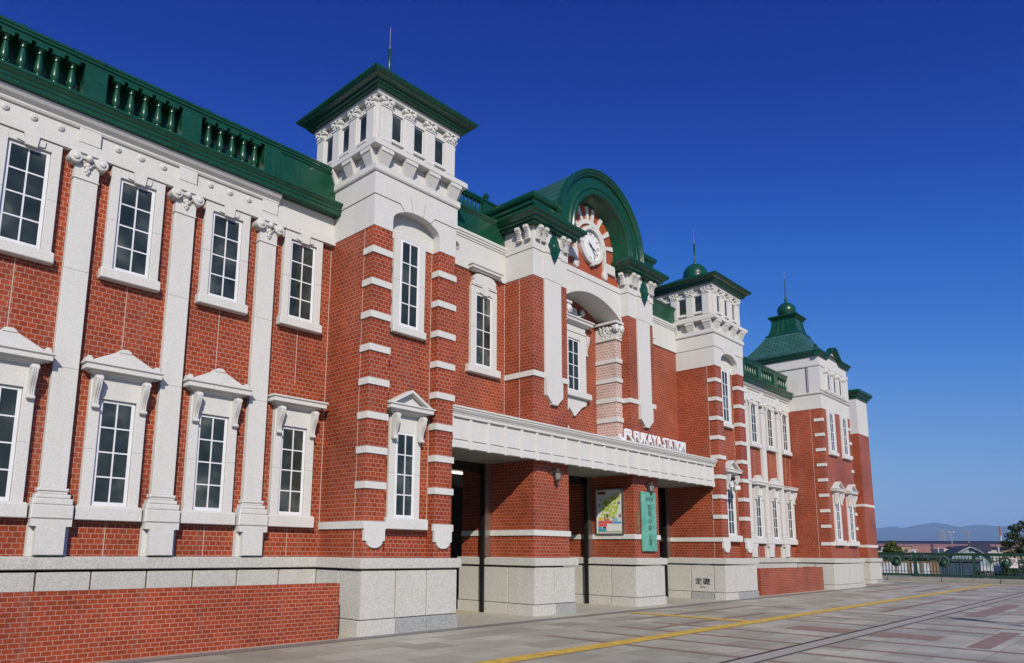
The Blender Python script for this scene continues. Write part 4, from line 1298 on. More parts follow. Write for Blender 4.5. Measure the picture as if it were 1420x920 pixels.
# ------------------------------------------------------------------ things on the building
# clock
ck = thing('station_clock', 'round white clock with black Roman numerals set in the red gable under the green arch', 'clock', (XC, YG, GC-.6))
b = MB(); b.ring(arcpts(XC, GC, .60, 0, 352.5, 47), arcpts(XC, GC, .49, 0, 352.5, 47), 'y', YG-.12, YG-.005, 0, True, True)
for a in (0, 90, 180, 270):
    ca, sa = math.cos(R(a)), math.sin(R(a))
    b.prism([(XC+.56*ca-.07*sa, GC+.56*sa+.07*ca), (XC+.56*ca+.07*sa, GC+.56*sa-.07*ca), (XC+.66*ca+.05*sa, GC+.66*sa-.05*ca), (XC+.66*ca-.05*sa, GC+.66*sa+.05*ca)], 'y', YG-.135, YG-.01)
part('clock_rim', b, 'white', ck)
b = MB(); b.lathe([(.495, 0), (.495, .03), (.001, .0301)], (XC, YG-.006, GC), 48, 'y'); fc = part('clock_face', b, 'clock_face', ck)
nums = ['XII', 'I', 'II', 'III', 'IV', 'V', 'VI', 'VII', 'VIII', 'IX', 'X', 'XI']
nm = None
big = []
for i, s in enumerate(nums):
    me = text_mesh(s, .15, .002, .001)
    a = -R(30*i)
    me.transform(Matrix.Translation((XC, YG-.040, GC)) @ Matrix.Rotation(math.pi/2, 4, 'X') @ Matrix.Rotation(a, 4, 'Z') @ Matrix.Translation((0, .39, 0)) @ Matrix.Diagonal((.75, 1.15, 1, 1)))
    big.append(me)
bm = bmesh.new()
for me in big: bm.from_mesh(me)
me = bpy.data.meshes.new('clock_numerals'); bm.to_mesh(me); bm.free()
me.transform(Matrix.Translation((-XC, -YG, -GC))); me.materials.clear(); me.materials.append(M['black'])
for p in me.polygons: p.material_index = 0
link('clock_numerals', me, ck, (XC, YG, GC))
def hand(angle, L, w, back, y):
    d = Vector((math.sin(R(angle)), math.cos(R(angle)))); nn = Vector((d.y, -d.x)); c = Vector((XC, GC))
    p = [c-d*back-nn*w*.7, c+d*L*.7-nn*w, c+d*L, c+d*L*.7+nn*w, c-d*back+nn*w*.7]
    b = MB(); b.prism([(q.x, q.y) for q in p][::-1], 'y', y-.006, y)
    return b
b = hand(112, .33, .016, .12, YG-.052); part('clock_hand', b, 'black', ck)
b = hand(140, .44, .014, .16, YG-.062); part('clock_hand', b, 'black', ck)
b = MB(); b.lathe([(.035, .0), (.035, .03), (.001, .031)], (XC, YG-.042, GC), 12, 'y'); part('clock_hub', b, 'black', ck)

# letters standing on the canopy
sg = thing('station_lettering', 'white upright letters JR FUKAYA STATION standing along the canopy top', 'sign', (19.6, 11.30, 4.825))
def letters(s, x0, x1, z0, z1, name, bold=.010):
    me = text_mesh(s, .5, .025, bold)
    xs = [v.co.x for v in me.vertices]; ys = [v.co.y for v in me.vertices]
    sx = (x1-x0)/(max(xs)-min(xs)); sz = (z1-z0)/(max(ys)-min(ys))
    me.transform(Matrix.Translation(((x1-x0)/2-(max(xs)+min(xs))/2*sx, 0, -min(ys)*sz)) @ Matrix.Rotation(math.pi/2, 4, 'X') @ Matrix.Diagonal((sx, sz, 1, 1)))
    me.materials.clear(); me.materials.append(M['letter'])
    for p in me.polygons: p.material_index = 0
    link(name, me, sg, (x0, 11.30, z0))
b = MB()  # the JR mark, drawn as joined strokes
def stroke(pts, w, y=11.275, t=.05):
    pts = [(p[0]*1.02-.69, p[1]-.01) for p in pts]
    for (p, q) in zip(pts[:-1], pts[1:]):
        p, q = Vector(p), Vector(q); d = (q-p).normalized(); nn = Vector((-d.y, d.x))*w/2
        p2 = p-d*w*.25; q2 = q+d*w*.25
        b.prism([tuple(p2-nn), tuple(q2-nn), tuple(q2+nn), tuple(p2+nn)], 'y', y, y+t)
        y += .0007
stroke([(17.98, 4.98), (17.98, 4.90), (18.06, 4.87), (18.18, 4.87), (18.25, 4.90), (18.26, 5.16), (18.50, 5.16), (18.55, 5.13), (18.55, 5.06), (18.50, 5.03), (18.40, 5.03)], .07)
stroke([(18.38, 5.03), (18.38, 5.10)], .07)
stroke([(18.44, 5.03), (18.66, 4.86)], .075)
part('logo_letters', b, 'letter', sg)
letters('FUKAYA', 18.42, 19.98, 4.845, 5.18, 'word')
letters('STATION', 20.10, 21.50, 4.845, 5.18, 'word')
b = MB(); b.box(17.6, 21.5, 11.28, 11.32, 4.823, 4.846); part('letter_rail', b, 'white', sg)

# wall lanterns
def lantern(x, label):
    y = YP
    def sc(b):
        b.v = [(x+(v[0]-x)*.86, y+(v[1]-y)*.9, 3.66+(v[2]-3.66)*.86) for v in b.v]
        return b
    t = thing('wall_lantern', label, 'lantern', (x, y, 3.55), 'lanterns on the entrance pillars')
    b = MB(); b.lathe([(.07, 0), (.075, .02), (.04, .04)], (x-.09, y, 3.66), 12, 'y'); b.tube([(x-.09, y-.03, 3.66), (x-.06, y-.12, 3.70), (x, y-.16, 3.70)], .02, 8); part('wall_bracket', sc(b), 'bronze', t)
    b = MB(); b.lathe([(.075, 3.44), (.085, 3.46), (.095, 3.60), (.1, 3.64)], (x, y-.16, 0), 8); part('lamp_glass', sc(b), 'lamp_glass', t)
    b = MB()
    for k in range(6):
        a = k*math.pi/3; b.tube([(x+.088*math.cos(a), y-.16+.088*math.sin(a), 3.44), (x+.105*math.cos(a), y-.16+.105*math.sin(a), 3.645)], .008, 5)
    b.lathe([(.09, 3.40), (.095, 3.44), (.06, 3.435)], (x, y-.16, 0), 12); b.lathe([(.03, 3.30), (.015, 3.34), (.04, 3.38), (.09, 3.40)], (x, y-.16, 0), 12)
    part('lamp_cage', sc(b), 'bronze', t)
    b = MB(); b.lathe([(.125, 3.64), (.13, 3.655), (.10, 3.68), (.055, 3.715), (.05, 3.74), (.06, 3.76), (.03, 3.785), (.015, 3.82), (.001, 3.83)], (x, y-.16, 0), 14); part('lamp_cap', sc(b), 'bronze', t)
lantern(14.98, 'small bronze wall lantern on the bare brick entrance pillar nearest the camera')
lantern(19.68, 'small bronze wall lantern above the green copper name plaque')

# copper plaque
t = thing('name_plaque', 'tall green copper plaque with dark Japanese characters on the second entrance pillar', 'plaque', (19.59, YP-.05, 1.64))
b = MB(); b.bbox(19.21, 20.0, YP-.11, YP-.04, 1.64, 3.44, .012); part('copper_plate', b, 'patina', t)
b = MB(); b.box(19.27, 19.94, YP-.04, YP+.001, 1.9, 1.96); b.box(19.27, 19.94, YP-.04, YP+.001, 3.1, 3.16); part('plate_bracket', b, 'dark_metal', t)
text_obj('plaque_text', 'JR深谷', .14, 'bronze', (19.61, YP-.112, 3.22), '-y', t, .002, .001)
for ch, z, s in (('関', 2.95, .20), ('東', 2.77, .20), ('の', 2.54, .16), ('駅', 2.33, .17), ('百', 2.05, .19), ('選', 1.88, .19)):
    text_obj('plaque_text', ch, s, 'bronze', (19.61, YP-.112, z), '-y', t, .002, .0, 1.25)
t = tag(part('wooden_plate', MB().bbox(18.985, 19.12, YP-.05, YP+.001, 2.18, 2.82, .006), 'wood', None), 'narrow brown wooden plate on the brick left of the copper plaque', 'plate')

# map board on the side of the second pillar
mb_ = thing('map_board', 'framed town map poster half in shade on the side of the second entrance pillar', 'notice board', (18.87, 12.48, 2.15))
XM = 18.87
b = MB(); b.box(XM-.07, XM-.001, 12.02, 12.95, 2.17, 3.50); part('board', b, flat_mat('board_paper', (0.74, 0.76, 0.74), .25), mb_)
b = MB()
for (y0, y1, z0, z1) in ((11.985, 12.02, 2.14, 3.53), (12.95, 12.985, 2.14, 3.53), (12.02, 12.95, 2.14, 2.17), (12.02, 12.95, 3.50, 3.53)): b.box(XM-.09, XM-.001, y0, y1, z0, z1)
part('board_frame', b, 'steel', mb_)
def mapm():
    m, nt, p = nmat('map_print')
    pos = wpos(nt)
    v = N(nt, 'ShaderNodeTexVoronoi'); v.inputs['Scale'].default_value = 16; nt.links.new(pos, v.inputs['Vector'])
    sep = N(nt, 'ShaderNodeSeparateColor'); nt.links.new(v.outputs['Color'], sep.inputs[0])
    col = ramp(nt, sep.outputs[0], [(0.0, (0.22, 0.42, 0.05)), (0.35, (0.42, 0.58, 0.08)), (0.6, (0.60, 0.68, 0.2)), (0.85, (0.7, 0.68, 0.45)), (1.0, (0.8, 0.82, 0.75))])
    nt.links.new(col, p.inputs['Base Color']); p.inputs['Roughness'].default_value = .25
    return m
def yz(poly, z=0): return poly
def patch(poly, m, d):
    b = MB(); b.prism([(12.95-u*.93, 2.17+v*1.33) for u, v in poly], 'x', XM-.07-d, XM-.0695)
    part('map_print', b, m, mb_)
patch([(.18, .42), (.28, .34), (.5, .38), (.66, .32), (.78, .42), (.86, .6), (.93, .85), (.8, .95), (.6, .88), (.42, .84), (.26, .8), (.16, .6)], mapm(), .002)
for (u0, u1, v0, v1, c) in ((.06, .4, .16, .22, (.75, .12, .14)), (.06, .62, .225, .29, (.70, .13, .12)), (.08, .24, .30, .37, (.80, .55, .05)), (.28, .5, .295, .345, (.6, .2, .08)), (.62, .95, .22, .27, (.08, .35, .65)), (.64, .82, .28, .35, (.3, .5, .62)), (.05, .38, .05, .11, (.06, .35, .6)), (.06, .2, .115, .155, (.1, .3, .5)), (.24, .36, .115, .155, (.05, .07, .1)), (.42, .56, .06, .2, (.82, .80, .74)), (.6, .74, .06, .2, (.75, .78, .8)), (.78, .93, .06, .2, (.8, .78, .76)), (.04, .95, .025, .045, (.25, .35, .1)), (.05, .36, .9, .965, (.22, .035, .02)), (.38, .46, .36, .44, (.08, .1, .14)), (.82, .92, .66, .72, (.25, .2, .3)), (.08, .15, .62, .68, (.3, .2, .2)), (.1, .2, .76, .8, (.4, .4, .42)), (.86, .95, .36, .44, (.3, .22, .2))):
    patch([(u0, v0), (u1, v0), (u1, v1), (u0, v1)], flat_mat('map_ink', c, .25), .003)
# security camera and lamp arm at far tower, and a camera at the near tower
xw = 23.69+(9.625-8.46)-.1
t = thing('security_camera', 'pale boxy security camera on an arm in front of the far tower lower window', 'camera', (xw, YT, 3.9))
b = MB(); b.v = []; b.box(-.09, .09, -.34, .34, -.07, .07); m_ = Matrix.Rotation(R(-60), 4, 'Z'); b.v = [tuple((m_ @ Vector(v))+Vector((xw-.25, YT-.22, 3.86))) for v in b.v]; part('camera_body', b, 'white', t)
b = MB(); b.tube([(xw-.2, YT+.2, 4.15), (xw-.2, YT-.1, 4.15), (xw-.2, YT-.2, 3.95)], .025, 8); b.box(xw-.27, xw-.13, YT+.10, YT+.2, 4.08, 4.24); part('camera_arm', b, 'steel', t)
b = MB(); b.lathe([(.04, -.08), (.06, -.06), (.06, .06), (.03, .09)], (xw-.16, YT-.05, 4.22), 10, 'y'); part('spot_head', b, 'dark_metal', t)
t = thing('loudspeaker', 'small grey horn speaker fixed between the near tower and the link wall frieze', 'speaker', (10.95, YT+.4, 8.6))
b = MB(); b.lathe([(.03, 0), (.05, .08), (.11, .2), (.10, .2), (.03, .1)], (10.96, YT+.35, 8.62), 14, 'y'); part('horn', b, 'steel', t)
b = MB(); b.tube([(10.80, YT+.5, 8.55), (10.96, YT+.45, 8.55), (10.96, YT+.35, 8.6)], .02, 6); part('speaker_bracket', b, 'dark_metal', t)

# brick planters
def planter(x0, x1, y0, zt, label, loc):
    t = thing('brick_planter', label, 'planter wall', loc, 'low brick planters before the wings')
    z0 = -.1
    b = MB(); b.box(x0, x1, y0, y0+.22, z0, zt)
    if x0 > 20: b.box(x0, x0+.22, y0+.221, y0+.75, z0, zt); b.box(x1-.22, x1, y0+.221, y0+.75, z0, zt)
    part('planter_wall', b, 'brick_small', t)
    b = MB(); b.box(x0+.23, x1-.23, y0+.225, YW-.2, z0, zt-.35); part('planter_soil', b, stone_mat('soil', (.05, .035, .022), .3, 30), t)
planter(-2.4, 7.90, 11.10, .985, 'long low red brick planter wall before the near wing at the left edge', (3, 11.5, 0))
planter(27.05, 33.6, 11.35, 1.06, 'short low red brick planter wall between the far tower and the end pavilion', (30, 11.6, 0))

# ------------------------------------------------------------------ kerb and railing
FA, FB = Vector((49.4, 13.9)), Vector((51.2, -12.0))
fd = (FB-FA).normalized(); fn_ = Vector((fd.y, -fd.x))
fang = math.atan2(fd.y, fd.x)
KZ = gz(49)+.24
b = MB(); b.mould([tuple(FA-fd*.4), tuple(FB)], [(-.55, -.6), (.45, -.6), (.45, KZ-.03), (.42, KZ), (-.55, KZ)] if False else [(-.6, -.5), (1.6, -.5), (1.6, KZ-.03), (1.57, KZ), (-.6, KZ)])
struct('kerb', b, 'kerb')
b = MB()
for i in range(9):
    p = FA+fd*(1.2+i*2.7)+fn_*1.605
    b.prism([(p.x-.012, p.y-.01), (p.x+.012, p.y-.01), (p.x+.012, p.y+.01), (p.x-.012, p.y+.01)], 'z', 0, KZ)
struct('kerb_joints', b, 'slot')
rl = thing('railing', 'dark green ornamental metal railing with wreaths closing the plaza beyond the station', 'railing', (49.5, 11, KZ))
def flocal(u, o, z): p = FA+fd*u+fn_*o; return (p.x, p.y, z)
ZR = 1.78
def fbox(b, u0, u1, o0, o1, z0, z1):
    v = [flocal(u0, o1, z0), flocal(u1, o1, z0), flocal(u1, o0, z0), flocal(u0, o0, z0), flocal(u0, o1, z1), flocal(u1, o1, z1), flocal(u1, o0, z1), flocal(u0, o0, z1)]
    b.add(v, [(0, 3, 2, 1), (4, 5, 6, 7), (0, 1, 5, 4), (1, 2, 6, 5), (2, 3, 7, 6), (3, 0, 4, 7)])
posts = [.45, 2.42, 5.33, 8.24, 11.15, 14.06, 16.97, 19.9, 22.8]
for i, u in enumerate(posts):
    b = MB(); fbox(b, u-.085, u+.085, -.085, .085, KZ, ZR-.06); fbox(b, u-.14, u+.14, -.14, .14, KZ+.001, KZ+.2); fbox(b, u-.11, u+.11, -.11, .11, KZ+.2005, KZ+.26)
    part('post', b, 'green_rail', rl)
b = MB(); fbox(b, .2, 23, -.09, .09, ZR-.07, ZR); fbox(b, .2, 23, -.06, .06, ZR-.17, ZR-.0705); part('top_rail', b, 'green_rail', rl)
for i in range(len(posts)-1):
    u0, u1 = posts[i]+.087, posts[i+1]-.087
    b = MB(); fbox(b, u0, u1, -.06, .06, KZ+.03, KZ+.17); fbox(b, u0, u1, -.02, .02, KZ+.30, KZ+.325); fbox(b, u0, u1, -.02, .02, ZR-.30, ZR-.275)
    nb = max(6, round((u1-u0)/.165))
    for k in range(1, nb):
        u = u0+(u1-u0)*k/nb
        fbox(b, u-.019, u+.019, -.019, .019, KZ+.15, ZR-.13)
    part('bar_panel', b, 'green_rail', rl)
    uc = (u0+u1)/2
    b = MB()
    for k in range(26):
        a = 2*math.pi*k/26
        b.ball(flocal(uc+.23*math.cos(a), .05, 1.28+.27*math.sin(a)), .075, 6, 4)
    b.ball(flocal(uc, .04, 1.2), .2, 12, 8)
    part('wreath', b, 'green_rail', rl)
    b = MB()
    for s in (-1, 1):
        for k in range(11):
            f = k/10; b.ball(flocal(uc+s*(.28+f*.5), .05, 1.42-.13*math.sin(f*math.pi)), .04, 6, 4)
        for k in range(7): b.ball(flocal(uc+s*.80, .05, 1.43-k*.075), .042-.003*k, 6, 4)
    part('garland', b, 'green_rail', rl)
    if i in (1, 2, 4):
        b = MB()
        for uu in ((u1-.3,) if i == 2 else (u0+.2,)):
            fbox(b, uu-.09, uu-.075, .015, .04, KZ+.2, ZR-.14); fbox(b, uu+.075, uu+.09, .015, .04, KZ+.2, ZR-.14)
            for k in range(9):
                z = KZ+.25+k*.115
                for s in (-1, 1): b.tube([flocal(uu, .03, z), flocal(uu+s*.07, .03, z+.06)], .014, 5)
        part('lattice_strip', b, 'green_rail', rl)
# notice on the railing
t = thing('fence_notice', 'small white notice with purple no-parking drawing tied to the green railing', 'notice', flocal(7.1, .1, .9))
b = MB(); fbox(b, 6.83, 7.33, .06, .075, .98, 1.52); part('notice_board', b, flat_mat('notice_white', (.72, .70, .70), .5), t)
b = MB()
for uu in (6.96, 7.2):
    for k in range(20):
        a0, a1 = 2*math.pi*k/20, 2*math.pi*(k+1)/20
        b.tube([flocal(uu+.085*math.cos(a0), .078, 1.22+.085*math.sin(a0)), flocal(uu+.085*math.cos(a1), .078, 1.22+.085*math.sin(a1))], .009, 4)
b.tube([flocal(6.96, .078, 1.33), flocal(7.08, .078, 1.28), flocal(7.2, .078, 1.33)], .018, 4); b.tube([flocal(7.08, .078, 1.28), flocal(7.08, .078, 1.12)], .016, 4)
part('notice_drawing', b, flat_mat('notice_purple', (.10, .05, .16), .5), t)
b = MB(); fbox(b, 6.9, 7.26, .0755, .0785, 1.37, 1.42); fbox(b, 6.9, 7.26, .0755, .0785, 1.44, 1.47); part('notice_text', b, flat_mat('notice_red', (.4, .12, .13), .5), t)

# ------------------------------------------------------------------ beyond the railing
GL = -7.0
def frame(p, q):
    """local frame of a front line p->q (left to right as seen): returns point function (u along, w away, z)"""
    p, q = Vector(p), Vector(q); u = (q-p).normalized(); w = Vector((-u.y, u.x))
    return (lambda a, c, z: (p.x+u.x*a+w.x*c, p.y+u.y*a+w.y*c, z)), (q-p).length
def obox(b, F, a0, a1, c0, c1, z0, z1, m=0):
    v = [F(a0, c0, z0), F(a1, c0, z0), F(a1, c1, z0), F(a0, c1, z0), F(a0, c0, z1), F(a1, c0, z1), F(a1, c1, z1), F(a0, c1, z1)]
    return b.add(v, [(0, 3, 2, 1), (4, 5, 6, 7), (0, 1, 5, 4), (1, 2, 6, 5), (2, 3, 7, 6), (3, 0, 4, 7)], m)
def oprism(b, F, poly, c0, c1, m=0):
    n = len(poly); v = [F(a, c0, z) for a, z in poly]+[F(a, c1, z) for a, z in poly]
    return b.add(v, [tuple(range(n)), tuple(range(n, 2*n))[::-1]]+[(i, n+i, n+(i+1) % n, (i+1) % n) for i in range(n)], m)
P_ = lambda name, c, r=.7, v=.15, sc=1.5: paint_mat(name, c, r, v, scale=sc)
m_brown = P_('brown_siding', (.24, .15, .085)); m_wpan = P_('white_panel', (.52, .52, .56)); m_cream = P_('cream_wall', (.55, .47, .33))
m_pink = P_('salmon_roof', (.36, .185, .145)); m_navy = P_('navy_roof', (.022, .028, .06)); m_pale = P_('pale_blue_siding', (.29, .38, .42)); m_dblue = P_('dark_blue_wall', (.055, .09, .16))
m_tan = P_('tan_brickwork', (.42, .28, .18)); m_grey = P_('grey_metal', (.38, .39, .40)); m_droof = P_('dark_slate_roof', (.05, .055, .075)); m_win = flat_mat('far_window', (.05, .06, .07), .15)
m_yel = P_('yellow_board', (.55, .58, .16)); m_bl = P_('blue_board', (.10, .28, .62)); m_or = P_('orange_board', (.72, .28, .14)); m_red = P_('red_paint', (.40, .10, .09)); m_concrete = P_('pole_concrete', (.42, .40, .37))

t = thing('shop', 'brown shop with white shutters and coloured boards seen through the railing beside the station', 'shop', (91.5, 22.6, GL))
F, L = frame((90.5, 27.2), (92.6, 19.1))
b = MB(); obox(b, F, 0, L, 0, 7, GL, 1.35); part('wall', b, m_brown, t)
b = MB(); obox(b, F, -.2, L+.2, -.5, 7.2, 1.351, 1.60); part('roof', b, m_droof, t)
k = 0
u = .3
for wdt in (.75, .75, .7, 1.5, 1.1, 1.0, .8):
    b = MB(); obox(b, F, u, u+wdt-.12, -.06, .01, -.35, .78); part('shutter', b, m_wpan, t); u += wdt
    if k in (2, 4): u += .3
    k += 1
b = MB(); obox(b, F, 1.55, 2.25, -.09, -.061, .45, .80); part('orange_sign', b, m_or, t)
for a0, a1, mm, nm in ((1.1, 2.5, m_bl, 'blue_board'), (3.1, 5.6, m_yel, 'yellow_board')):
    b = MB(); obox(b, F, a0, a1, -.5, -.4, -.95, -.42)
    for q in range(5): obox(b, F, a0+(a1-a0)*(q+.5)/5-.12, a0+(a1-a0)*(q+.5)/5+.12, -.52, -.501, -.85, -.52, 1)
    part(nm, b, [mm, m_wpan], t)

t = thing('blue_shed', 'dark blue corrugated shed in front of the pale gambrel house beyond the railing', 'shed', (101.5, 19.5, GL))
F, L = frame((101.33, 21.3), (102.2, 17.0))
b = MB(); obox(b, F, 0, L, 0, 6, GL, .98)
for q in range(24): obox(b, F, q*L/24+.02, q*L/24+.10, -.05, -.001, -.6, .95)
part('wall', b, m_dblue, t)
b = MB(); obox(b, F, -.2, L+.2, -.3, 6.2, .981, 1.25); part('roof', b, m_droof, t)

t = thing('gambrel_house', 'pale blue house with a dark gambrel roof rising above the railing', 'house', (115.2, 20.0, GL))
F, L = frame((114.1, 22.4), (115.8, 17.85))
c = L/2
gam = [(0, 1.0), (.55, 1.85), (1.6, 2.55), (c, 2.95), (L-1.6, 2.55), (L-.55, 1.85), (L, 1.0)]
b = MB(); oprism(b, F, [(.15, GL)]+[(.15 if a == 0 else (L-.15 if a == L else a), z-.1) for a, z in gam]+[(L-.15, GL)], 0, 9)
for z in [GL+.35*i for i in range(27)]:
    if z < 2.2: obox(b, F, .75 if z > 1 else .2, L-.75 if z > 1 else L-.2, -.015, -.0005, z, z+.03)
part('wall', b, m_pale, t)
b = MB(); top = [(a, z+.06) for a, z in gam]; bot = [(a, z-.09) for a, z in gam][::-1]
oprism(b, F, top+bot, -.45, 9.2); part('roof', b, m_droof, t)
b = MB()
for (a, z), (a2, z2) in zip(gam[:-1], gam[1:]): oprism(b, F, [(a, z-.10), (a2, z2-.10), (a2, z2-.22), (a, z-.22)], -.40, -.30)
part('barge_board', b, m_wpan, t)
b = MB(); obox(b, F, c-.12, c+.12, -.04, -.016, 2.15, 2.4); part('vent', b, m_droof, t)
b = MB(); obox(b, F, L-2.0, L-1.5, -.05, -.016, 1.45, 1.9); part('window', b, m_win, t)
b = MB(); obox(b, F, L-1.6, L-.3, -.05, -.016, -1.0, .3); part('door', b, m_wpan, t)

t = thing('cream_house', 'cream two storey house half hidden behind the big tree at the right edge', 'house', (124, 15, GL))
F, L = frame((123.3, 17.8), (124.3, 10.0))
b = MB(); obox(b, F, 0, L, 0, 7, GL, 2.2); part('wall', b, m_cream, t)
b = MB(); oprism(b, F, [(-.4, 2.2), (L+.4, 2.2), (L-1.5, 2.75), (1.5, 2.75)], -.5, 7.4); part('roof', b, P_('ochre_roof', (.30, .21, .09)), t)
for q in range(4):
    b = MB(); obox(b, F, 1+q*2.4, 2.3+q*2.4, -.04, .01, -.2, 1.2); part('window', b, m_win, t)

t = thing('warehouse', 'very long low warehouse with a salmon pink roof below the mountains', 'warehouse', (308, 63, GL))
F, L = frame((298, 101), (322, 10))
b = MB(); obox(b, F, 0, L, 0, 30, GL, 5.0); part('wall', b, P_('pale_wall', (.50, .47, .43)), t)
b = MB(); v = [F(-1, -1.5, 4.9), F(L+1, -1.5, 4.9), F(L+1, 14, 6.1), F(-1, 14, 6.1), F(L+1, 31, 4.9), F(-1, 31, 4.9)]
b.add(v, [(0, 1, 2, 3), (3, 2, 4, 5), (0, 3, 5), (1, 4, 2), (0, 5, 4, 1)]); part('roof', b, m_pink, t)
for q in range(22):
    b = MB(); obox(b, F, 3+q*5.3, 6.6+q*5.3, -.1, .01, 3.3, 4.4); part('window', b, m_win, t)
t = thing('factory', 'long factory with a dark navy roof lying along the foot of the mountains', 'factory', (495, 102, GL))
F, L = frame((475, 165), (530, -10))
b = MB(); obox(b, F, 0, L, 0, 40, GL, 8.6); part('wall', b, m_cream, t)
b = MB(); v = [F(-1, -1.5, 8.55), F(L+1, -1.5, 8.55), F(L+1, 12, 10.4), F(-1, 12, 10.4), F(L+1, 41, 8.55), F(-1, 41, 8.55)]
b.add(v, [(0, 1, 2, 3), (3, 2, 4, 5), (0, 3, 5), (1, 4, 2), (0, 5, 4, 1)]); part('roof', b, m_navy, t)
# small houses in the middle distance
def small_house(p, q, zt, dep, wm, rm, label, flat=False, cat='house'):
    t = thing('house', label, cat, (p[0], p[1], GL))
    F, L = frame(p, q)
    b = MB(); obox(b, F, 0, L, 0, dep, GL, zt); part('wall', b, wm, t)
    b = MB()
    if flat: obox(b, F, -.15, L+.15, -.15, dep+.15, zt+.001, zt+.18)
    else:
        v = [F(-.3, -.4, zt), F(L+.3, -.4, zt), F(L+.3, dep/2, zt+.22*dep), F(-.3, dep/2, zt+.22*dep), F(L+.3, dep+.4, zt), F(-.3, dep+.4, zt)]
        b.add(v, [(0, 1, 2, 3), (3, 2, 4, 5), (0, 3, 5), (1, 4, 2), (0, 5, 4, 1)])
    part('roof', b, rm, t)
    n = max(1, int(L/1.6))
    for i in range(n):
        b = MB(); obox(b, F, L*(i+.3)/n, L*(i+.7)/n, -.04, .01, zt-.75, zt-.25); part('window', b, m_win, t)
small_house((160.1, 39.2), (161.2, 38.0), 3.05, 3, m_tan, m_tan, 'narrow flat topped tan tower house right of the round tree', True)
small_house((172.6, 41.0), (173.9, 39.9), 2.75, 4, m_wpan, m_grey, 'small white flat roofed block beside the tan tower house', True)
small_house((177.9, 35.7), (179.2, 34.5), 2.85, 4, P_('ivory_wall', (.66, .62, .52)), m_wpan, 'small ivory block left of the gambrel house roof', True)
small_house((186.5, 43.2), (188, 37.4), 2.0, 8, m_grey, m_pink, 'wide grey house with a low pink roof in the middle distance')
small_house((169.8, 45.1), (171, 40.4), 1.8, 7, m_cream, m_grey, 'cream house with a grey roof left of the middle distance pink roof')
small_house((208, 36), (208.9, 32.5), 3.0, 8, m_wpan, m_droof, 'white house with a dark roof behind the gambrel house')

def pole(name, label, cat, x, y, zt, r, mat='pole', extra=None):
    t = thing(name, label, cat, (x, y, GL))
    b = MB(); b.lathe([(r*1.3, GL), (r, zt)], (x, y, 0), 8); part('pole', b, mat, t)
    if extra: extra(t)
    return t
def arms(x, y, z, mat, w=1.0):
    def f(t):
        for dz in (0, -.6):
            b = MB(); d = Vector((.7, -.71))*w
            b.tube([(x-d.x, y-d.y, z+dz), (x+d.x, y+d.y, z+dz)], .06, 6); part('cross_arm', b, mat, t)
    return f
pole('utility_pole', 'dark utility pole with cross arms in front of the pink roofed warehouse', 'pole', 140.8, 29.9, 3.5, .15, m_droof, arms(140.8, 29.9, 3.2, m_droof, .35))
pole('utility_pole', 'pale utility pole between the gambrel house and the big tree', 'pole', 136.2, 20.2, 3.2, .13, m_concrete)
pole('utility_pole', 'thin white pole standing just right of the dark utility pole', 'pole', 141.4, 29.2, 3.0, .08, m_wpan)
def twin(t):
    for s in (-1, 1):
        b = MB(); b.ball((356.8+s*.25, 68.5-s*.7, 11.3), .5, 10, 6, 0, (1, 1, .8)); part('lamp_head', b, m_wpan, t)
    b = MB(); b.tube([(356.55, 69.2, 11.0), (357.05, 67.8, 11.0)], .1, 6); part('cross_arm', b, m_grey, t)
pole('mast_light', 'tall white mast with two lamp heads against the mountains', 'lamp mast', 356.8, 68.5, 11.0, .16, m_grey, twin)
def tee(t):
    b = MB(); b.tube([(313.1, 56.9, 10.1), (313.7, 54.3, 10.1)], .11, 6); part('cross_arm', b, m_tan, t)
pole('mast_light', 'brown T shaped mast standing behind the gambrel house ridge', 'mast', 313.5, 55.0, 10.1, .09, m_tan, tee)
t = thing('pylon', 'far lattice power pylon standing left of the white twin lamp mast', 'pylon', (1063.5, 213.5, GL))
b = MB(); X, Y = 1063.5, 213.5
def pr_(z): return 3.6*(1-(z-GL)/55)+.5
zs = [GL, 3, 12, 19, 25, 30, 34]
for i in range(len(zs)-1):
    z0, z1 = zs[i], zs[i+1]; h0, h1 = pr_(z0), pr_(z1)
    cs = [(-1, -1), (1, -1), (1, 1), (-1, 1)]
    for k in range(4):
        a, c = cs[k], cs[(k+1) % 4]
        b.tube([(X+a[0]*h0, Y+a[1]*h0, z0), (X+a[0]*h1, Y+a[1]*h1, z1)], .14, 4)
        b.tube([(X+a[0]*h0, Y+a[1]*h0, z0), (X+c[0]*h1, Y+c[1]*h1, z1)], .14, 4); b.tube([(X+c[0]*h0, Y+c[1]*h0, z0), (X+a[0]*h1, Y+a[1]*h1, z1)], .14, 4)
part('lattice_tower', b, m_grey, t)
b = MB()
for z, w in ((24, 4.5), (28, 4.5), (32, 3.8)): b.tube([(X-w*.7, Y+w*.7, z), (X+w*.7, Y-w*.7, z)], .25, 4)
part('cross_arm', b, m_tan, t)
t = thing('chimney', 'far red and white banded chimney just left of the big tree', 'chimney', (990, 143.5, GL))
for i, mm in enumerate((m_wpan, m_red, m_wpan, m_red)):
    b = MB(); z0 = GL+10.5*i; b.lathe([(.95-.06*i, z0), (.89-.06*i, z0+10.5)], (990, 143.5, 0), 12); part('chimney_band', b, mm, t)

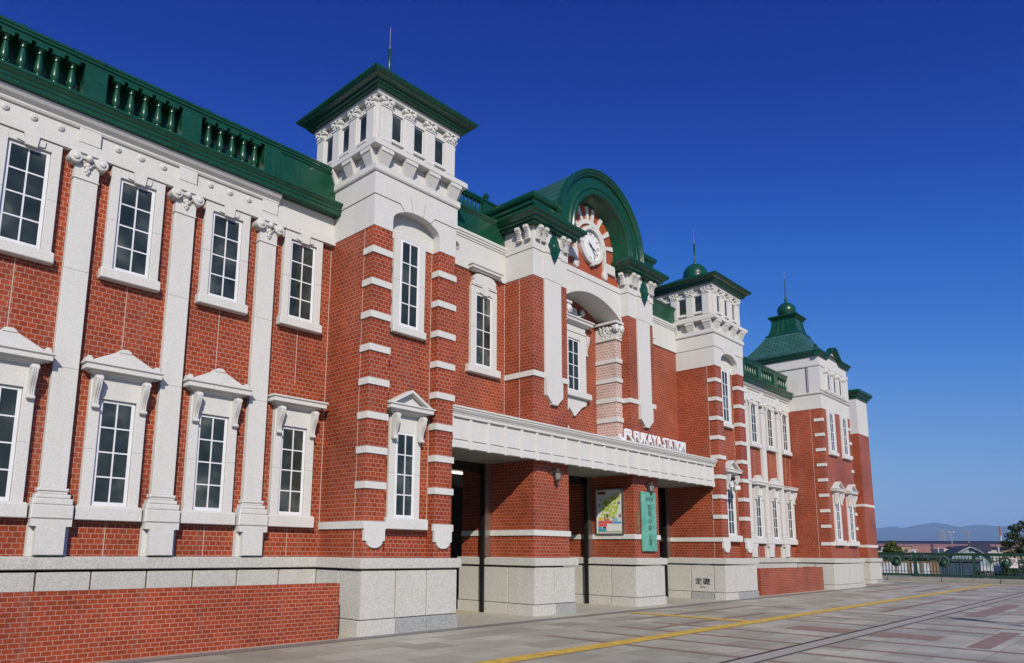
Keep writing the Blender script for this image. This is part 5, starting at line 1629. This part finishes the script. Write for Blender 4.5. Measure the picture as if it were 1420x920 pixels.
# trees ----------------------------------------------------------------------
def leaf_mat(name, c):
    m, nt, p = nmat(name)
    oi = N(nt, 'ShaderNodeNewGeometry')
    col = ramp(nt, oi.outputs['Random Per Island'], [(0.0, tuple(x*.55 for x in c)), (.6, c), (1.0, (c[0]*1.7, c[1]*1.45, c[2]*1.2))])
    nt.links.new(col, p.inputs['Base Color']); p.inputs['Roughness'].default_value = .5; p.inputs['Specular IOR Level'].default_value = .3
    return m
m_bark = stone_mat('bark', (.10, .075, .055), .25, 12, .9, .4)
def tree(name, label, base, top, clumps, nleaf, leaf, lm, trunk_r, cat='tree'):
    t = thing(name, label, cat, base)
    bx, by, bz = base
    b = MB()
    b.tube([(bx, by, bz), (bx+.1, by, bz+(top-bz)*.3), (bx, by+.1, bz+(top-bz)*.55)], trunk_r, 8, 0, trunk_r*.6)
    fork = (bx, by+.1, bz+(top-bz)*.5)
    for (cx, cy, cz, r, sq) in clumps:
        mid = ((fork[0]+cx)/2+random.uniform(-.2, .2), (fork[1]+cy)/2, (fork[2]+cz)/2-r*.15)
        b.tube([fork, mid, (cx, cy, cz)], trunk_r*.42, 6, 0, trunk_r*.10)
        for k in range(3):
            e = (cx+random.uniform(-r, r)*.8, cy+random.uniform(-r, r)*.8, cz+random.uniform(-r, r)*.6*sq)
            b.tube([mid, ((mid[0]+e[0])/2, (mid[1]+e[1])/2, (mid[2]+e[2])/2+.1), e], trunk_r*.16, 4, 0, trunk_r*.05)
    part('trunk', b, m_bark, t)
    tot = sum(c[3]**2 for c in clumps)
    vs = []; fs = []
    for (cx, cy, cz, r, sq) in clumps:
        for k in range(int(nleaf*r*r/tot)):
            d = Vector((random.gauss(0, 1), random.gauss(0, 1), random.gauss(0, 1))).normalized()
            rr = r*(random.random()**.45)*random.uniform(.8, 1.12)
            p = Vector((cx, cy, cz))+Vector((d.x*rr, d.y*rr, d.z*rr*sq))
            a = Vector((random.gauss(0, 1), random.gauss(0, 1), random.gauss(0, .6))).normalized()
            c_ = a.cross(d+Vector((random.gauss(0, .5), random.gauss(0, .5), random.gauss(0, .5))))
            if c_.length < 1e-3: continue
            c_.normalize()
            s = leaf*random.uniform(.6, 1.35)
            n0 = len(vs)
            vs += [tuple(p-a*s), tuple(p+c_*s*.45), tuple(p+a*s), tuple(p-c_*s*.45)]
            fs.append((n0, n0+1, n0+2, n0+3))
    mb2 = MB(); mb2.add(vs, fs)
    me = bpy.data.meshes.new('crown'); me.from_pydata([(v[0]-bx, v[1]-by, v[2]-bz) for v in vs], [], fs); me.materials.append(lm)
    link('crown', me, t, base)
    return t
random.seed(21)
cl = []
for k in range(15):
    a = random.uniform(0, 6.28); rr = random.uniform(0, 1.15)
    cl.append((124.7+rr*math.cos(a), 31.8+rr*math.sin(a), random.uniform(-.6, 2.6), random.uniform(.6, .95), .8))
cl += [(124.7, 31.8, 3.3, .75, .9), (124.2, 32.3, 2.8, .7, .9), (125.6, 31.0, 1.9, .8, .8), (123.6, 33.0, 1.6, .75, .8)]
tree('round_tree', 'rounded light green tree beside the end of the station above the railing', (124.7, 31.8, GL), 4.2, cl, 5200, .19, leaf_mat('sunny_leaf', (.085, .12, .022)), .22)
random.seed(5)
cl = []
for (dx, dz, r) in ((-1.75, .55, .45), (-1.5, 1.5, .6), (-.9, 2.2, .7), (-.3, 2.9, .75), (.5, 3.3, .9), (1.4, 3.2, 1.0), (2.2, 2.5, 1.0), (-.8, .9, .7), (0, 1.7, .85), (1.0, 1.9, .9), (-1.2, -.3, .7), (-.2, -.1, .8), (.9, .2, .9), (2, .9, 1.0), (2.6, 1.6, .9), (-1.7, -1.0, .7), (-.7, -1.3, .8), (.4, -1.2, .8), (1.5, -.9, .9), (-1.3, -2.2, .7), (.0, -2.4, .8), (1.2, -2.2, .8)):
    w_ = random.uniform(-1.1, 1.1)
    cl.append((73.6+dx*.70+w_*.7, 8.75-dx*.71+w_*.7, 1.3+dz*.9, r*.82, .62))
tree('broad_tree', 'dark green broadleaf tree with layered branches at the right edge behind the railing', (73.6, 8.75, GL), 5.2, cl, 5200, .15, leaf_mat('dark_leaf', (.032, .055, .02)), .24)
random.seed(9)
cl = []
for k in range(22):
    f = k/21; cl.append((70.0+f*3.2+random.uniform(-.3, .3), 11.1-f*3.6, random.uniform(-1.1, .7), random.uniform(.38, .6), .75))
tree('leafy_bush', 'wide dark leafy bush behind the railing under the big tree', (71.6, 9.3, GL), .9, cl, 3600, .11, leaf_mat('bush_leaf', (.034, .055, .02)), .12, 'bush')
# flowering shrubs just behind the railing
lm1 = leaf_mat('shrub_leaf', (.05, .075, .03)); lm2 = leaf_mat('orange_petal', (.50, .13, .02))
for i, (u, lab) in enumerate(((5.65, 'low shrub with orange flowers behind the railing beside its post'), (6.55, 'low shrub with orange flowers behind the railing below the white notice'))):
    p = FA+fd*u-fn_*.32
    t = thing('flowering_shrub', lab, 'shrub', (p.x, p.y, KZ))
    for nm, lm_, n_, s_ in (('foliage', lm1, 420, .045), ('flowers', lm2, 130, .035)):
        vs = []; fs = []
        for k in range(n_):
            q = Vector((random.gauss(0, .22)*fn_.x+random.uniform(-.45, .45)*fd.x, random.uniform(-.45, .45)*fd.y, random.uniform(.02, .42 if nm == 'flowers' else .40)))
            q.x = max(-.24, min(.24, q.x))
            a = Vector((random.gauss(0, 1), random.gauss(0, 1), random.gauss(0, 1))).normalized(); c_ = a.orthogonal().normalized(); s_2 = s_*random.uniform(.7, 1.4)
            n0 = len(vs); vs += [tuple(q-a*s_2), tuple(q+c_*s_2*.6), tuple(q+a*s_2), tuple(q-c_*s_2*.6)]; fs.append((n0, n0+1, n0+2, n0+3))
        me = bpy.data.meshes.new(nm); me.from_pydata(vs, [], fs); me.materials.append(lm_)
        link(nm, me, t, (p.x, p.y, KZ))
# a parked white van below the tree
t = thing('parked_van', 'white van parked behind the railing under the big tree at the right edge', 'van', (79, 9.8, -1.2))
F, L = frame((77.6, 10.9), (80.6, 7.9))
b = MB(); oprism(b, F, [(0, -1.0), (L, -1.0), (L, .1), (L-.9, .35), (L-1.5, .95), (.2, 1.0), (0, .8)], 0, 1.8); part('body', b, m_wpan, t)
b = MB(); oprism(b, F, [(.4, .35), (L-1.1, .35), (L-1.55, .85), (.4, .88)], -.01, 1.81); part('window', b, m_win, t)
for a in (.8, L-.9):
    for c in (-.02, 1.7):
        b = MB(); q = F(a, c+.06, -1.0); b.lathe([(.3, -.1), (.32, 0), (.3, .1)], (0, 0, 0), 16, 'y'); ang = math.atan2(F(1, 0, 0)[1]-F(0, 0, 0)[1], F(1, 0, 0)[0]-F(0, 0, 0)[0])
        m_ = Matrix.Translation(q) @ Matrix.Rotation(ang, 4, 'Z'); b.v = [tuple(m_ @ Vector(v)) for v in b.v]; part('wheel', b, 'dark_metal', t)
b = MB(); F2, L2 = frame((74, 14.5), (86, 2.5)); obox(b, F2, 0, L2, -1, 6, -7, -1.31)
struct('parking_deck', b, 'kerb')

# mountains -------------------------------------------------------------------
random.seed(3)
prof = [(-9000, 250), (-5200, 420), (-2600, 560), (-1500, 640), (0, 740), (442, 803), (747, 767), (1208, 851), (1610, 915), (1953, 879), (2320, 803), (2620, 846), (2920, 869), (3430, 835), (4140, 823), (5200, 860), (7000, 700), (9500, 480), (13000, 300)]
mu = Vector((.70, -.714)); mw = Vector((.714, .70))
O_ = Vector((22315.8, 6048.5))
def ridge(s):
    for (a, ha), (c, hc) in zip(prof[:-1], prof[1:]):
        if a <= s <= c:
            t_ = (s-a)/(c-a); t_ = t_*t_*(3-2*t_)
            return ha+(hc-ha)*t_
    return 200
b = MB(); NS, NW = 260, 24
vs = []
from mathutils import noise as mnoise
for i in range(NS+1):
    s = -9000+22000*i/NS
    h = ridge(s)
    for j in range(NW+1):
        w = -1+2*j/NW
        f = (1-abs(w))**1.25
        rg_ = mnoise.fractal(Vector((s/900, w*3, .3)), 1.0, 2.0, 4)
        z = -7+(h+7)*f*(1+.28*rg_*(1-f)*2)+12*mnoise.noise(Vector((s/160, w*9, 0)))*f
        p = O_+mu*s+mw*(w*5200)
        vs.append((p.x, p.y, z))
fs = [(i*(NW+1)+j, (i+1)*(NW+1)+j, (i+1)*(NW+1)+j+1, i*(NW+1)+j+1) for i in range(NS) for j in range(NW)]
b.add(vs, fs, 0, True)
struct('mountains', b, stone_mat('wooded_mountain', (.035, .045, .025), .2, .002, .95, .5), (O_.x, O_.y, -7))

# haze -------------------------------------------------------------------------
b = MB(); b.box(-19000, 36000, -16000, 25000, -9.0, 1010)
hz = part('haze', b, [], None, (0, 0, -9))
hm = bpy.data.materials.new('haze'); hm.use_nodes = True
hnt = hm.node_tree
for n in list(hnt.nodes): hnt.nodes.remove(n)
pv_ = hnt.nodes.new('ShaderNodeVolumePrincipled')
pv_.inputs['Color'].default_value = (.36, .60, 1.0, 1)
pv_.inputs['Density'].default_value = 4.6e-5
pv_.inputs['Anisotropy'].default_value = -0.3
ho = hnt.nodes.new('ShaderNodeOutputMaterial'); hnt.links.new(pv_.outputs[0], ho.inputs['Volume'])
hz.data.materials.append(hm)
tag(hz, kind='stuff')

t = thing('street_lamp', 'ornamental green street lamp standing on the plaza just beyond the right edge', 'street lamp', (18.0, -.95, gz(18)))
LX, LY = 18.0, -.95
b = MB(); b.lathe([(.2, 0), (.2, .12), (.13, .2), (.11, .7), (.075, .8), (.055, 1.2), (.045, 3.1), (.08, 3.15), (.05, 3.2)], (LX, LY, gz(18)), 14)
part('post', b, 'green_rail', t)
b = MB(); b.lathe([(.08, 3.22), (.19, 3.62), (.20, 3.66)], (LX, LY, gz(18)), 6); part('lamp_glass', b, 'lamp_glass', t)
b = MB(); b.lathe([(.24, 3.66), (.25, 3.70), (.14, 3.88), (.05, 3.95), (.06, 4.02), (.015, 4.1), (.004, 4.3)], (LX, LY, gz(18)), 12); part('lamp_cap', b, 'green_rail', t)
for sx in (-1, 1):
    b = MB(); b.tube([(LX, LY, 2.75), (LX+sx*.18, LY, 2.9), (LX+sx*.32, LY, 3.1), (LX+sx*.28, LY, 3.25)], .022, 6); b.ball((LX+sx*.28, LY, 3.27), .04, 8, 5); part('bracket', b, 'green_rail', t)
